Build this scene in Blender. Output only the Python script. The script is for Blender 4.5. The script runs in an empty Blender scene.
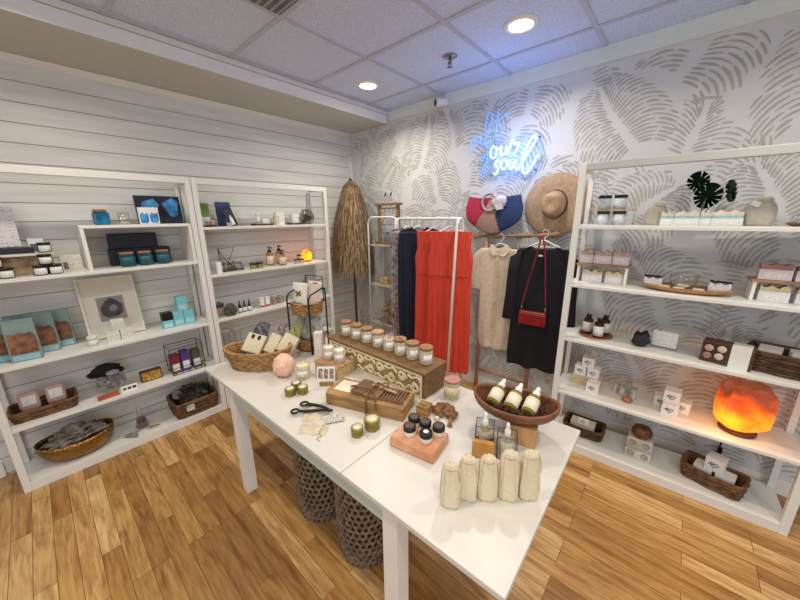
import bpy, bmesh, math, random
from mathutils import Vector, Matrix, noise
R = math.radians
PI = math.pi
rnd = random.Random(7)
COL = bpy.context.scene.collection

# ------------------------------------------------------------------ materials
def lin(c):
    return tuple(((x/255)/12.92 if x/255 <= .04045 else ((x/255+.055)/1.055)**2.4) for x in c) + (1,)
MATS = {}
def nodes_of(name):
    m = bpy.data.materials.new(name); m.use_nodes = True
    nt = m.node_tree; nt.nodes.clear()
    out = nt.nodes.new('ShaderNodeOutputMaterial')
    return m, nt, out
def N(nt, typ, **kw):
    n = nt.nodes.new(typ)
    for k, v in kw.items():
        if k.startswith('i_'): n.inputs[k[2:].replace('_', ' ')].default_value = v
        else: setattr(n, k, v)
    return n
def ramp(nt, fac, stops, interp='LINEAR'):
    r = N(nt, 'ShaderNodeValToRGB'); r.color_ramp.interpolation = interp
    e = r.color_ramp.elements
    while len(e) < len(stops): e.new(.5)
    for el, (p, c) in zip(e, stops): el.position = p; el.color = c
    nt.links.new(fac, r.inputs[0]); return r.outputs[0]
def M(name, col, rough=.6, metal=0, var=.12, scale=8, stretch=(1, 1, 1), bump=0, bscale=40, emit=0, ecol=None, sheen=0, col2=None, sss=0):
    """procedural principled: colour varied by noise, optional bump and glow"""
    if name in MATS: return MATS[name]
    m, nt, out = nodes_of(name); L = nt.links.new
    b = N(nt, 'ShaderNodeBsdfPrincipled'); L(b.outputs[0], out.inputs[0])
    tc = N(nt, 'ShaderNodeTexCoord'); mp = N(nt, 'ShaderNodeMapping'); mp.inputs['Scale'].default_value = stretch
    L(tc.outputs['Object'], mp.inputs[0])
    nz = N(nt, 'ShaderNodeTexNoise', i_Scale=scale, i_Detail=4.0); L(mp.outputs[0], nz.inputs['Vector'])
    c = lin(col); c2 = lin(col2) if col2 else tuple(x*(1-var*2) for x in c[:3])+(1,)
    L(ramp(nt, nz.outputs['Fac'], [(.3, c2), (.62, c)]), b.inputs['Base Color'])
    b.inputs['Roughness'].default_value = rough; b.inputs['Metallic'].default_value = metal
    if sheen: b.inputs['Sheen Weight'].default_value = sheen
    if bump:
        n2 = N(nt, 'ShaderNodeTexNoise', i_Scale=bscale, i_Detail=3.0); L(mp.outputs[0], n2.inputs['Vector'])
        bp = N(nt, 'ShaderNodeBump', i_Strength=bump, i_Distance=.01); L(n2.outputs['Fac'], bp.inputs['Height']); L(bp.outputs[0], b.inputs['Normal'])
    if emit:
        b.inputs['Emission Color'].default_value = lin(ecol or col); b.inputs['Emission Strength'].default_value = emit
    MATS[name] = m; return m
def GLASS(name, tint=(245, 250, 250), refl=.5, rough=.05, body=0):
    if name in MATS: return MATS[name]
    m, nt, out = nodes_of(name); L = nt.links.new
    tr = N(nt, 'ShaderNodeBsdfTransparent'); tr.inputs[0].default_value = lin(tint)
    gl = N(nt, 'ShaderNodeBsdfGlossy'); gl.inputs['Roughness'].default_value = rough
    lw = N(nt, 'ShaderNodeLayerWeight', i_Blend=.35)
    mu = N(nt, 'ShaderNodeMath', operation='MULTIPLY_ADD'); mu.inputs[1].default_value = refl; mu.inputs[2].default_value = .03
    L(lw.outputs['Facing'], mu.inputs[0])
    mx = N(nt, 'ShaderNodeMixShader'); L(mu.outputs[0], mx.inputs[0]); L(tr.outputs[0], mx.inputs[1]); L(gl.outputs[0], mx.inputs[2])
    last = mx.outputs[0]
    if body:
        df = N(nt, 'ShaderNodeBsdfDiffuse'); df.inputs[0].default_value = lin(tint)
        m2 = N(nt, 'ShaderNodeMixShader'); m2.inputs[0].default_value = body; L(last, m2.inputs[1]); L(df.outputs[0], m2.inputs[2]); last = m2.outputs[0]
    L(last, out.inputs[0]); MATS[name] = m; return m
def LABEL(name, col=(236, 234, 226), ink=(120, 118, 112), lines=9.0, amount=.55):
    """printed paper: rows of tiny unreadable print"""
    if name in MATS: return MATS[name]
    m, nt, out = nodes_of(name); L = nt.links.new
    b = N(nt, 'ShaderNodeBsdfPrincipled', i_Roughness=.6); L(b.outputs[0], out.inputs[0])
    tc = N(nt, 'ShaderNodeTexCoord'); sx = N(nt, 'ShaderNodeSeparateXYZ'); L(tc.outputs['Generated'], sx.inputs[0])
    mz = N(nt, 'ShaderNodeMath', operation='MULTIPLY'); mz.inputs[1].default_value = lines; L(sx.outputs['Z'], mz.inputs[0])
    fr = N(nt, 'ShaderNodeMath', operation='FRACT'); L(mz.outputs[0], fr.inputs[0])
    lt = N(nt, 'ShaderNodeMath', operation='LESS_THAN'); lt.inputs[1].default_value = .38; L(fr.outputs[0], lt.inputs[0])
    mp = N(nt, 'ShaderNodeMapping'); mp.inputs['Scale'].default_value = (9, 9, lines*.7); L(tc.outputs['Generated'], mp.inputs[0])
    nz = N(nt, 'ShaderNodeTexNoise', i_Scale=1.6); L(mp.outputs[0], nz.inputs['Vector'])
    gt = N(nt, 'ShaderNodeMath', operation='GREATER_THAN'); gt.inputs[1].default_value = amount; L(nz.outputs['Fac'], gt.inputs[0])
    mm = N(nt, 'ShaderNodeMath', operation='MULTIPLY'); L(lt.outputs[0], mm.inputs[0]); L(gt.outputs[0], mm.inputs[1])
    L(ramp(nt, mm.outputs[0], [(0, lin(col)), (1, lin(ink))]), b.inputs['Base Color'])
    MATS[name] = m; return m

# ------------------------------------------------------------------ mesh builder
class MB:
    def __init__(s): s.v = []; s.f = []; s.s = []; s.mi = []; s.X = Matrix.Identity(4); s.cur = 0
    def at(s, loc=(0, 0, 0), rz=0, rx=0, ry=0, sc=1):
        s.X = Matrix.Translation(loc) @ Matrix.Rotation(rz, 4, 'Z') @ Matrix.Rotation(ry, 4, 'Y') @ Matrix.Rotation(rx, 4, 'X') @ Matrix.Scale(sc, 4); return s
    def add(s, vs, fs, smooth=False):
        o = len(s.v); s.v += [tuple(s.X @ Vector(p)) for p in vs]
        for f in fs: s.f.append([i+o for i in f]); s.s.append(smooth); s.mi.append(s.cur)
        return s
    def box(s, c, d, taper=1):
        x, y, z = (k/2 for k in d); a, b, e = c; t = taper
        vs = [(a-x, b-y, e-z), (a+x, b-y, e-z), (a+x, b+y, e-z), (a-x, b+y, e-z), (a-x*t, b-y*t, e+z), (a+x*t, b-y*t, e+z), (a+x*t, b+y*t, e+z), (a-x*t, b+y*t, e+z)]
        return s.add(vs, [(3, 2, 1, 0), (4, 5, 6, 7), (0, 1, 5, 4), (1, 2, 6, 5), (2, 3, 7, 6), (3, 0, 4, 7)])
    def lathe(s, prof, n=24, c=(0, 0, 0), cap=True, sx=1, sy=1, a0=0, a1=2*PI):
        full = abs(a1-a0-2*PI) < 1e-6; k = n if full else n+1
        vs = []; fs = []
        for r, z in prof:
            for i in range(k):
                a = a0+(a1-a0)*i/n; vs.append((c[0]+r*math.cos(a)*sx, c[1]+r*math.sin(a)*sy, c[2]+z))
        for j in range(len(prof)-1):
            for i in range(n):
                i2 = (i+1) % k
                fs.append((j*k+i, j*k+i2, (j+1)*k+i2, (j+1)*k+i))
        s.add(vs, fs, True)
        if cap and full:
            o = len(s.v)-len(vs)
            for j, rev in ((0, True), (len(prof)-1, False)):
                if prof[j][0] > 1e-5:
                    ring = [o+j*k+i for i in range(k)]; s.f.append(ring[::-1] if rev else ring); s.s.append(False); s.mi.append(s.cur)
        return s
    def cyl(s, c, r, h, n=20, r2=None): return s.lathe([(r, 0), (r if r2 is None else r2, h)], n, c)
    def tube(s, pts, r, n=8, closed=False, rr=None):
        P = [Vector(p) for p in pts]; m = len(P); vs = []; fs = []
        up = Vector((0, 0, 1)); prev = None
        for i, p in enumerate(P):
            if closed: t = P[(i+1) % m]-P[i-1]
            else: t = P[min(i+1, m-1)]-P[max(i-1, 0)]
            t = t.normalized() if t.length > 1e-9 else Vector((0, 0, 1))
            if prev is None: a = t.orthogonal().normalized()
            else:
                a = prev-t*prev.dot(t); a = a.normalized() if a.length > 1e-6 else t.orthogonal().normalized()
            prev = a; b = t.cross(a); q = rr[i] if rr else r
            for k in range(n):
                g = 2*PI*k/n; vs.append(tuple(p+a*math.cos(g)*q+b*math.sin(g)*q))
        for i in range(m if closed else m-1):
            j = (i+1) % m
            for k in range(n): fs.append((i*n+k, i*n+(k+1) % n, j*n+(k+1) % n, j*n+k))
        if not closed: fs += [tuple(range(n))[::-1], tuple((m-1)*n+k for k in range(n))]
        return s.add(vs, fs, True)
    def prism(s, poly, y0, y1):
        """polygon in local x,z extruded along y"""
        n = len(poly); vs = [(x, y0, z) for x, z in poly]+[(x, y1, z) for x, z in poly]
        fs = [tuple(range(n)), tuple(range(2*n-1, n-1, -1))]+[(i, i+n, (i+1) % n+n, (i+1) % n) for i in range(n)]
        return s.add(vs, fs)
    def slab(s, poly, z0, z1):
        n = len(poly); vs = [(x, y, z0) for x, y in poly]+[(x, y, z1) for x, y in poly]
        fs = [tuple(range(n))[::-1], tuple(range(n, 2*n))]+[(i, (i+1) % n, (i+1) % n+n, i+n) for i in range(n)]
        return s.add(vs, fs)
    def blob(s, c, d, amp=.15, freq=2.0, seed=0, sub=3, flat=None, smooth=True, facet=0):
        bm = bmesh.new(); bmesh.ops.create_icosphere(bm, subdivisions=sub, radius=1)
        vs = []
        for v in bm.verts:
            p = v.co.normalized(); k = 1+amp*noise.noise(p*freq+Vector((seed*7.3, seed*3.1, seed)))
            q = p*k
            if facet: q = Vector([max(-facet, min(facet, a)) for a in q])
            z = q.z*d[2]/2
            if flat is not None: z = max(z, flat*d[2]/2)
            vs.append((c[0]+q.x*d[0]/2, c[1]+q.y*d[1]/2, c[2]+z))
        fs = [tuple(w.index for w in f.verts) for f in bm.faces]; bm.free()
        return s.add(vs, fs, smooth)
    def arc_band(s, r, z0, z1, a0, a1, n=20, t=.0006):
        vs = []; fs = []; r = r*1.012
        for i in range(n+1):
            a = a0+(a1-a0)*i/n
            for q in (r, r+t):
                for z in (z0, z1): vs.append((q*math.cos(a), q*math.sin(a), z))
        for i in range(n):
            o = i*4; p = o+4
            fs += [(o+2, p+2, p+3, o+3), (o+1, o+3, p+3, p+1), (o, p, p+2, o+2)]
        return s.add(vs, fs, True)
    def build(s, name, mats, parent=None, bevel=0, seg=2, sub=0, loc=None):
        me = bpy.data.meshes.new(name); me.from_pydata(s.v, [], s.f)
        for p, q, k in zip(me.polygons, s.s, s.mi): p.use_smooth = q; p.material_index = k
        for m in (mats if isinstance(mats, (list, tuple)) else [mats]): me.materials.append(m)
        me.update()
        o = bpy.data.objects.new(name, me); COL.objects.link(o)
        if parent: o.parent = parent
        if loc: o.location = loc
        if bevel:
            b = o.modifiers.new('soft_edges', 'BEVEL'); b.width = bevel; b.segments = seg; b.limit_method = 'ANGLE'; b.angle_limit = R(40)
        if sub:
            b = o.modifiers.new('smooth', 'SUBSURF'); b.levels = sub; b.render_levels = sub
        return o
def tag(o, label=None, cat=None, group=None, kind=None):
    for k, v in (('label', label), ('category', cat), ('group', group), ('kind', kind)):
        if v: o[k] = v
    return o
def thing(name, label, cat, loc=(0, 0, 0), rz=0, group=None, rx=0, ry=0):
    o = bpy.data.objects.new(name, None); COL.objects.link(o); o.empty_display_size = .02
    o.location = loc; o.rotation_euler = (rx, ry, rz); return tag(o, label, cat, group)
def dup(root, loc, rz=None, label=None, group=None, sc=None):
    def cp(o, par):
        c = o.copy(); COL.objects.link(c); c.parent = par
        for ch in o.children: cp(ch, c)
        return c
    r = cp(root, None); r.location = loc
    if rz is not None: r.rotation_euler.z = rz
    if sc: r.scale = (sc, sc, sc)
    tag(r, label, None, group); return r
def spline(pts, n=8, closed=False):
    P = [Vector(p) for p in pts]; m = len(P); out = []
    for i in range(m if closed else m-1):
        g = (lambda k: P[k % m]) if closed else (lambda k: P[max(0, min(m-1, k))])
        a, b, c, d = g(i-1), g(i), g(i+1), g(i+2)
        for k in range(n):
            t = k/n
            out.append(.5*((2*b)+(c-a)*t+(2*a-5*b+4*c-d)*t*t+(3*b-a-3*c+d)*t**3))
    if not closed: out.append(P[-1])
    return out
def rrect(w, d, e=4, n=64):
    out = []
    for i in range(n):
        a = 2*PI*i/n; ca, sa = math.cos(a), math.sin(a)
        out.append((w/2*math.copysign(abs(ca)**(2/e), ca), d/2*math.copysign(abs(sa)**(2/e), sa)))
    return out
def weave(mb, w, d, h, rings, flare=1.15, e=4, n=72, r=None, waves=18, z0=0, wob=1, dip=0):
    """woven wall: stacked wavy strands over a solid inner shell"""
    r = r or h/rings*.62
    for i in range(rings):
        t = (i+.5)/rings; k = 1+(flare-1)*t; pts = []
        for j, (x, y) in enumerate(rrect(w*k, d*k, e, n)):
            L = math.hypot(x, y) or 1; o = r*.55*wob*math.cos(waves*2*PI*j/n+(i % 2)*PI)
            sg = dip*(abs(x)/(w/2))**2*t
            pts.append((x+x/L*o, y+y/L*o, z0+t*h+sg))
        mb.tube(pts, r, 6, closed=True)
    return mb
def shell(mb, w, d, h, flare=1.15, e=4, n=48, t=.006, z0=.003, dip=0):
    rows = []
    for (k, z, s_) in ((1, z0, 0), (flare, h, 1)):
        rows.append([(x*k, y*k, z+dip*(abs(x)/(w/2))**2*s_) for x, y in rrect(w-2*t, d-2*t, e, n)])
    vs = rows[0]+rows[1]; fs = [(i, (i+1) % n, n+(i+1) % n, n+i) for i in range(n)]+[tuple(range(n))]
    return mb.add(vs, fs, True)
# ------------------------------------------------------------------ shared materials
white_paint = M('white_paint', (238, 235, 226), .45, var=.02, scale=3)
white_metal = M('white_metal', (232, 231, 224), .4, var=.02, scale=3)
table_white = M('table_white', (217, 213, 203), .36, var=.02, scale=2)
apron_white = M('apron_white', (196, 208, 198), .4, var=.02, scale=2)
black_metal = M('black_metal', (26, 27, 30), .45)
black_plastic = M('black_plastic', (20, 20, 22), .35)
dark_wood = M('dark_walnut', (92, 52, 32), .45, var=.3, scale=10, stretch=(1, 8, 8), bump=.2)
lid_wood = M('acacia_lid_wood', (176, 128, 82), .5, var=.2, scale=14, stretch=(1, 9, 1))
pale_wood = M('pale_wood', (206, 172, 126), .55, var=.14, scale=8, stretch=(1, 8, 8))
rustic_wood = M('rustic_wood', (178, 138, 86), .65, var=.28, scale=9, stretch=(1, 7, 5), bump=.4, bscale=20)
box_wood = M('brown_box_wood', (136, 102, 62), .55, var=.22, scale=7, stretch=(1, 9, 6), bump=.2)
seagrass = M('seagrass', (186, 142, 84), .75, var=.28, scale=40, bump=.5, bscale=90)
brown_wicker = M('brown_wicker', (128, 88, 54), .7, var=.35, scale=30, bump=.5, bscale=90)
dark_wicker = M('dark_wicker', (94, 62, 40), .7, var=.35, scale=30, bump=.5, bscale=90)
paper = M('white_paper', (238, 236, 230), .6, var=.02)
cream_paper = M('cream_paper', (226, 218, 198), .65, var=.04)
kraft = M('kraft_paper', (178, 140, 98), .7, var=.1)
wax = M('cream_wax', (238, 226, 186), .35, var=.03)
gold_metal = M('gold_metal', (196, 158, 92), .3, .9)
clear = GLASS('clear_glass', (252, 253, 252), .45)
frost = GLASS('frosted_glass', (250, 246, 234), .35, .2, body=.22)
acrylic = GLASS('clear_acrylic', (246, 250, 252), .35, .03)
amber_glass = GLASS('amber_glass', (176, 112, 44), .5, .05, body=.25)
print_label = LABEL('printed_label')
linen = M('linen_cloth', (232, 216, 182), .9, var=.04, scale=60, bump=.5, bscale=220)

# ------------------------------------------------------------------ the room
H = 2.728; XR = 6.2; YF = -6.2
def struct(o): o['kind'] = 'structure'; return o
def floor_mat():
    m, nt, out = nodes_of('oak_laminate'); L = nt.links.new
    b = N(nt, 'ShaderNodeBsdfPrincipled', i_Roughness=.38); L(b.outputs[0], out.inputs[0])
    tc = N(nt, 'ShaderNodeTexCoord')
    br = N(nt, 'ShaderNodeTexBrick'); br.offset = .37; br.offset_frequency = 3; br.squash_frequency = 1
    for k, v in (('Scale', 1), ('Mortar Size', .0012), ('Mortar Smooth', .1), ('Bias', 0), ('Brick Width', .74), ('Row Height', .078)): br.inputs[k].default_value = v
    br.inputs['Color1'].default_value = (0, 0, 0, 1); br.inputs['Color2'].default_value = (1, 1, 1, 1); br.inputs['Mortar'].default_value = (.1, .1, .1, 1)
    L(tc.outputs['Object'], br.inputs['Vector'])
    # each strip slides the grain so that neighbours differ
    mp = N(nt, 'ShaderNodeMapping'); mp.inputs['Scale'].default_value = (.8, 6.5, 1); L(tc.outputs['Object'], mp.inputs[0])
    ad = N(nt, 'ShaderNodeVectorMath', operation='MULTIPLY_ADD'); ad.inputs[1].default_value = (7, 13, 5); L(br.outputs['Color'], ad.inputs[0]); L(mp.outputs[0], ad.inputs[2])
    g = N(nt, 'ShaderNodeTexNoise', i_Scale=2.2, i_Detail=6.0, i_Roughness=.6, i_Distortion=1.2); L(ad.outputs[0], g.inputs['Vector'])
    g2 = N(nt, 'ShaderNodeTexNoise', i_Scale=9.0, i_Detail=3.0, i_Distortion=.4); L(ad.outputs[0], g2.inputs['Vector'])
    base = ramp(nt, br.outputs['Color'], [(0, lin((166, 126, 74))), (.4, lin((196, 157, 96))), (.75, lin((214, 178, 118))), (1, lin((234, 205, 152)))])
    gr = ramp(nt, g.outputs['Fac'], [(.28, lin((176, 142, 108))), (.48, lin((240, 228, 212))), (.72, lin((255, 248, 236)))])
    g3 = ramp(nt, g2.outputs['Fac'], [(.3, lin((216, 200, 184))), (.6, (1, 1, 1, 1))])
    mx = N(nt, 'ShaderNodeMix', data_type='RGBA', blend_type='MULTIPLY'); mx.inputs[0].default_value = 1; L(base, mx.inputs[6]); L(gr, mx.inputs[7])
    m2 = N(nt, 'ShaderNodeMix', data_type='RGBA', blend_type='MULTIPLY'); m2.inputs[0].default_value = 1; L(mx.outputs[2], m2.inputs[6]); L(g3, m2.inputs[7])
    m3 = N(nt, 'ShaderNodeMix', data_type='RGBA', blend_type='MIX'); L(br.outputs['Fac'], m3.inputs[0]); L(m2.outputs[2], m3.inputs[6]); m3.inputs[7].default_value = lin((96, 60, 30))
    L(m3.outputs[2], b.inputs['Base Color']); return m
def shiplap_mat():
    m, nt, out = nodes_of('white_shiplap'); L = nt.links.new
    b = N(nt, 'ShaderNodeBsdfPrincipled', i_Roughness=.5); L(b.outputs[0], out.inputs[0])
    tc = N(nt, 'ShaderNodeTexCoord'); sx = N(nt, 'ShaderNodeSeparateXYZ'); L(tc.outputs['Object'], sx.inputs[0])
    a = N(nt, 'ShaderNodeMath', operation='MULTIPLY_ADD'); a.inputs[1].default_value = 1/.1175; a.inputs[2].default_value = .95; L(sx.outputs['Z'], a.inputs[0])
    f = N(nt, 'ShaderNodeMath', operation='FRACT'); L(a.outputs[0], f.inputs[0])
    nz = N(nt, 'ShaderNodeTexNoise', i_Scale=6.0, i_Detail=5.0); mp = N(nt, 'ShaderNodeMapping'); mp.inputs['Scale'].default_value = (1, .3, 4); L(tc.outputs['Object'], mp.inputs[0]); L(mp.outputs[0], nz.inputs['Vector'])
    c = ramp(nt, f.outputs[0], [(0, lin((146, 146, 144))), (.03, lin((146, 146, 144))), (.055, lin((230, 229, 224))), (1, lin((230, 229, 224)))])
    mx = N(nt, 'ShaderNodeMix', data_type='RGBA', blend_type='MULTIPLY'); mx.inputs[0].default_value = 1; L(c, mx.inputs[6])
    L(ramp(nt, nz.outputs['Fac'], [(.3, lin((240, 239, 236))), (.6, (1, 1, 1, 1))]), mx.inputs[7]); L(mx.outputs[2], b.inputs['Base Color'])
    bp = N(nt, 'ShaderNodeBump', i_Strength=.5, i_Distance=.006); L(ramp(nt, f.outputs[0], [(0, (0, 0, 0, 1)), (.06, (1, 1, 1, 1))]), bp.inputs['Height']); L(bp.outputs[0], b.inputs['Normal'])
    return m
def ceiling_mat():
    m, nt, out = nodes_of('acoustic_tile'); L = nt.links.new
    b = N(nt, 'ShaderNodeBsdfPrincipled', i_Roughness=.85); L(b.outputs[0], out.inputs[0])
    tc = N(nt, 'ShaderNodeTexCoord'); v = N(nt, 'ShaderNodeTexNoise', i_Scale=170.0, i_Detail=2.0); L(tc.outputs['Object'], v.inputs['Vector'])
    L(ramp(nt, v.outputs['Fac'], [(.36, lin((176, 188, 214))), (.46, lin((216, 227, 250))), (1, lin((222, 232, 252)))]), b.inputs['Base Color'])
    bp = N(nt, 'ShaderNodeBump', i_Strength=.4, i_Distance=.004); L(v.outputs['Fac'], bp.inputs['Height']); L(bp.outputs[0], b.inputs['Normal'])
    return m
struct(MB().box(((XR)/2-.6, YF/2, -.05), (XR+1.4, -YF+.4, .1)).build('floor', floor_mat()))
struct(MB().box((-.05, YF/2, H/2), (.1, -YF, H)).build('wall_left', shiplap_mat()))
mb = MB().box((XR/2, YF/2, H+.05), (XR, -YF, .1))
struct(mb.build('ceiling', ceiling_mat()))
# ceiling grid of T-bars
grid = MB(); gx = [.70+.632*i for i in range(10) if .70+.632*i < XR]; gy = [-.313-.64*i for i in range(10) if -.313-.64*i > YF]
for x in gx: grid.box((x, YF/2, H-.004), (.026, -YF, .008))
for y in gy: grid.box(((XR+.63)/2, y, H-.0045), (XR-.63, .026, .008))
struct(grid.build('trim_1', M('shaded_grid_bar', (190, 196, 210), .5, var=.02)))  # bar grey has the shadow along the tile seams painted in
# one grey air-return tile in the grid
t = thing('ceiling_vent', 'grey louvred air vent tile set in the ceiling grid', 'vent', (gx[1]+.316, gy[2]-.32, H))
mb = MB(); mb.box((0, 0, -.006), (.6, .61, .006)); mb.build('backing', M('vent_grey', (120, 118, 122), .6), t)
mb = MB()
for i in range(16): mb.box((0, -.285+i*.038, -.012), (.58, .012, .006))
mb.build('louvre', M('vent_slat', (166, 164, 168), .5), t)
# dropped soffit over the shiplap wall
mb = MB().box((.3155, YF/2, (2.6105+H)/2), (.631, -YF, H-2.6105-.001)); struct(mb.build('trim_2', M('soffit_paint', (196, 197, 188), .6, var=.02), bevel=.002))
struct(MB().box((.6345, YF/2, 2.649), (.007, -YF-.03, .077)).build('trim_7', M('fascia_white', (240, 240, 240), .5, var=.02), bevel=.002))
mb = MB(); mb.box((.640, YF/2, H-.02), (.018, -YF-.03, .034)); struct(mb.build('trim_3', M('fascia_trim', (232, 230, 226), .5, var=.02), bevel=.003))
mb = MB(); mb.prism([(.004, 2.575), (.004, 2.609), (.045, 2.609), (.03, 2.594), (.014, 2.585)], -6.18, -.01); struct(mb.build('trim_4', white_paint))
mb = MB().box((.012, -.02, 1.18), (.024, .04, 2.36)); struct(mb.build('trim_5', white_paint))
mb = MB().box(((XR+.65)/2, -.012, (2.6295+H)/2), (XR-.65, .024, H-2.6295-.001)); struct(mb.build('trim_6', M('crown_paint', (226, 232, 224), .5, var=.02), bevel=.003))
struct(MB().box((XR/2, -.008, .05), (XR-.01, .016, .1)).build('baseboard_back', white_paint, bevel=.003))
struct(MB().box((.008, -4.65, .05), (.016, 3.0, .1)).build('baseboard_left', white_paint, bevel=.003))

# back wall: white paper printed with overlapping palm fronds in warm grey
def frond_wall():
    mb = MB(); mb.box((XR/2, .05, H/2), (XR, .1, H)); mb.cur = 1
    g = random.Random(21); fr = []
    for j in range(-1, 9):
        for i in range(-1, 15):
            fr.append((i*.43+(j % 2)*.215+g.uniform(-.06, .06), j*.31+g.uniform(-.05, .05)-.05, g.uniform(-.9, .9), g.uniform(.46, .56), g.uniform(-.35, .35)))
    g.shuffle(fr)
    def inside(f, x, z, K=1.0):
        dx, dz = x-f[0], z-f[1]; c, s = math.cos(f[2]), math.sin(f[2]); u, v = dx*c+dz*s, -dx*s+dz*c
        return (u/(.45*f[3]/.6))**2+((v-.42*f[3])/(.60*f[3]))**2 < K
    for k, f in enumerate(fr):
        later = [q for q in fr[k+1:] if abs(q[0]-f[0]) < 1.0 and abs(q[1]-f[1]) < 1.2]
        c, s = math.cos(f[2]), math.sin(f[2]); Ls = f[3]
        def W(u, v): return (f[0]+u*c-v*s, f[1]+u*s+v*c)
        for side in (-1, 1):
            for i in range(23):
                t = (i+.5+.25*side)/23; bu, bv = f[4]*.25*math.sin(t*2.4), t*Ls*.96
                ang = R(104-82*t)                       # from the rib towards the side, tips drooping
                ln = Ls*(.24+.56*math.sin(PI*min(1, .20+t*.80))**.8)*.72
                path = []
                for q in range(13):
                    w = q/12; a = ang+R(58)*w*w*(1-.4*t)
                    path.append((bu+side*(.010+ln*w*math.sin(ang+.5*(a-ang))), bv+ln*w*math.cos(ang+.75*(a-ang))))
                w0 = g.uniform(.02, .12)
                while w0 < .92:
                    w1 = min(1, w0+g.uniform(.2, .55)); wid = g.uniform(.0050, .0084)*(1.1-.35*t); seg = []
                    for q in range(7):
                        w = w0+(w1-w0)*q/6; fi = w*12; a = min(11, int(fi)); fx = fi-a
                        u = path[a][0]*(1-fx)+path[a+1][0]*fx; v = path[a][1]*(1-fx)+path[a+1][1]*fx
                        x, z = W(u, v)
                        if x < .05 or x > XR-.05 or z < .12 or z > 2.61 or not inside(f, x, z, 1.2) or any(inside(n_, x, z, .86) for n_ in later): seg = seg if len(seg) > 3 else []; break
                        seg.append((x, z))
                    if len(seg) > 3:
                        m_ = len(seg); lo = []; hi = []
                        for q, (x, z) in enumerate(seg):
                            p, n2 = seg[max(0, q-1)], seg[min(m_-1, q+1)]; dx, dz = n2[0]-p[0], n2[1]-p[1]; l = math.hypot(dx, dz) or 1
                            h = wid*math.sin(PI*min(1, .12+.80*q/(m_-1)))**.7
                            yk = -.0008-.000008*k; lo.append((x-dz/l*h, yk, z+dx/l*h)); hi.append((x+dz/l*h, yk, z-dx/l*h))
                        mb.add(lo+hi, [(q, q+1, m_+q+1, m_+q) for q in range(m_-1)])
                    w0 = w1+g.uniform(.02, .07)
    return mb.build('wall_back', [M('wallpaper_white', (213, 214, 213), .7, var=.015, scale=3), M('wallpaper_grey', (181, 178, 170), .7, var=.06, scale=5)])
struct(frond_wall())

# ------------------------------------------------------------------ ceiling fittings
def downlight(loc, label):
    t = thing('recessed_light', label, 'ceiling light', loc, 0, 'recessed lights in the ceiling')
    MB().lathe([(.062, 0), (.098, 0), (.098, -.004), (.088, -.012), (.070, -.012), (.062, 0)], 32, cap=False).build('trim_ring', white_paint, t)
    MB().lathe([(.0, -.008), (.068, -.008), (.068, -.002), (.0, -.002)], 32, cap=False).build('lens', M('lit_lens', (255, 240, 214), .4, emit=14, ecol=(255, 232, 196)), t)
downlight((.993, -.627, H), 'round lit recessed light close to the soffit above the clothes rack')
downlight((2.277, -.631, H), 'round lit recessed light above the neon sign and straw hat')
t = thing('fire_sprinkler', 'small chrome fire sprinkler hanging from the ceiling tile', 'sprinkler', (1.77, -.586, H))
chrome = M('chrome', (150, 150, 156), .25, .9)
MB().lathe([(.048, 0), (.05, -.004), (.03, -.012), (.02, -.014)], 24).build('escutcheon', chrome, t)
mb = MB().cyl((0, 0, -.05), .008, .04); mb.tube([(.012, 0, -.03), (.014, 0, -.05), (.004, 0, -.066)], .003); mb.tube([(-.012, 0, -.03), (-.014, 0, -.05), (-.004, 0, -.066)], .003)
mb.build('stem', chrome, t)
mb = MB()
for i in range(12): mb.at((0, 0, -.068), i*PI/6).box((.012, 0, 0), (.016, .004, .0015))
mb.build('deflector', chrome, t)
t = thing('security_camera', 'white bullet security camera mounted on the crown trim', 'camera', (1.361, -.0245, 2.672))
MB().at(rx=R(90)).lathe([(.032, 0), (.034, .004), (.030, .014), (.012, .02)], 24).build('mount', white_paint, t)
mb = MB(); mb.tube([(0, -.016, 0), (0, -.04, -.005), (.01, -.055, -.015)], .009); mb.build('arm', white_paint, t)
mb = MB().at((.035, -.02, -.02), rz=R(-35), rx=R(97)); mb.lathe([(.026, 0), (.031, .006), (.031, .105), (.028, .11)], 24); mb.build('body', white_paint, t)
mb = MB().at((.035, -.02, -.02), rz=R(-35), rx=R(97)); mb.lathe([(.0, .1105), (.0275, .1105), (.0275, .114), (.02, .116), (0, .117)], 24, cap=False); mb.build('lens', black_plastic, t)

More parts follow.
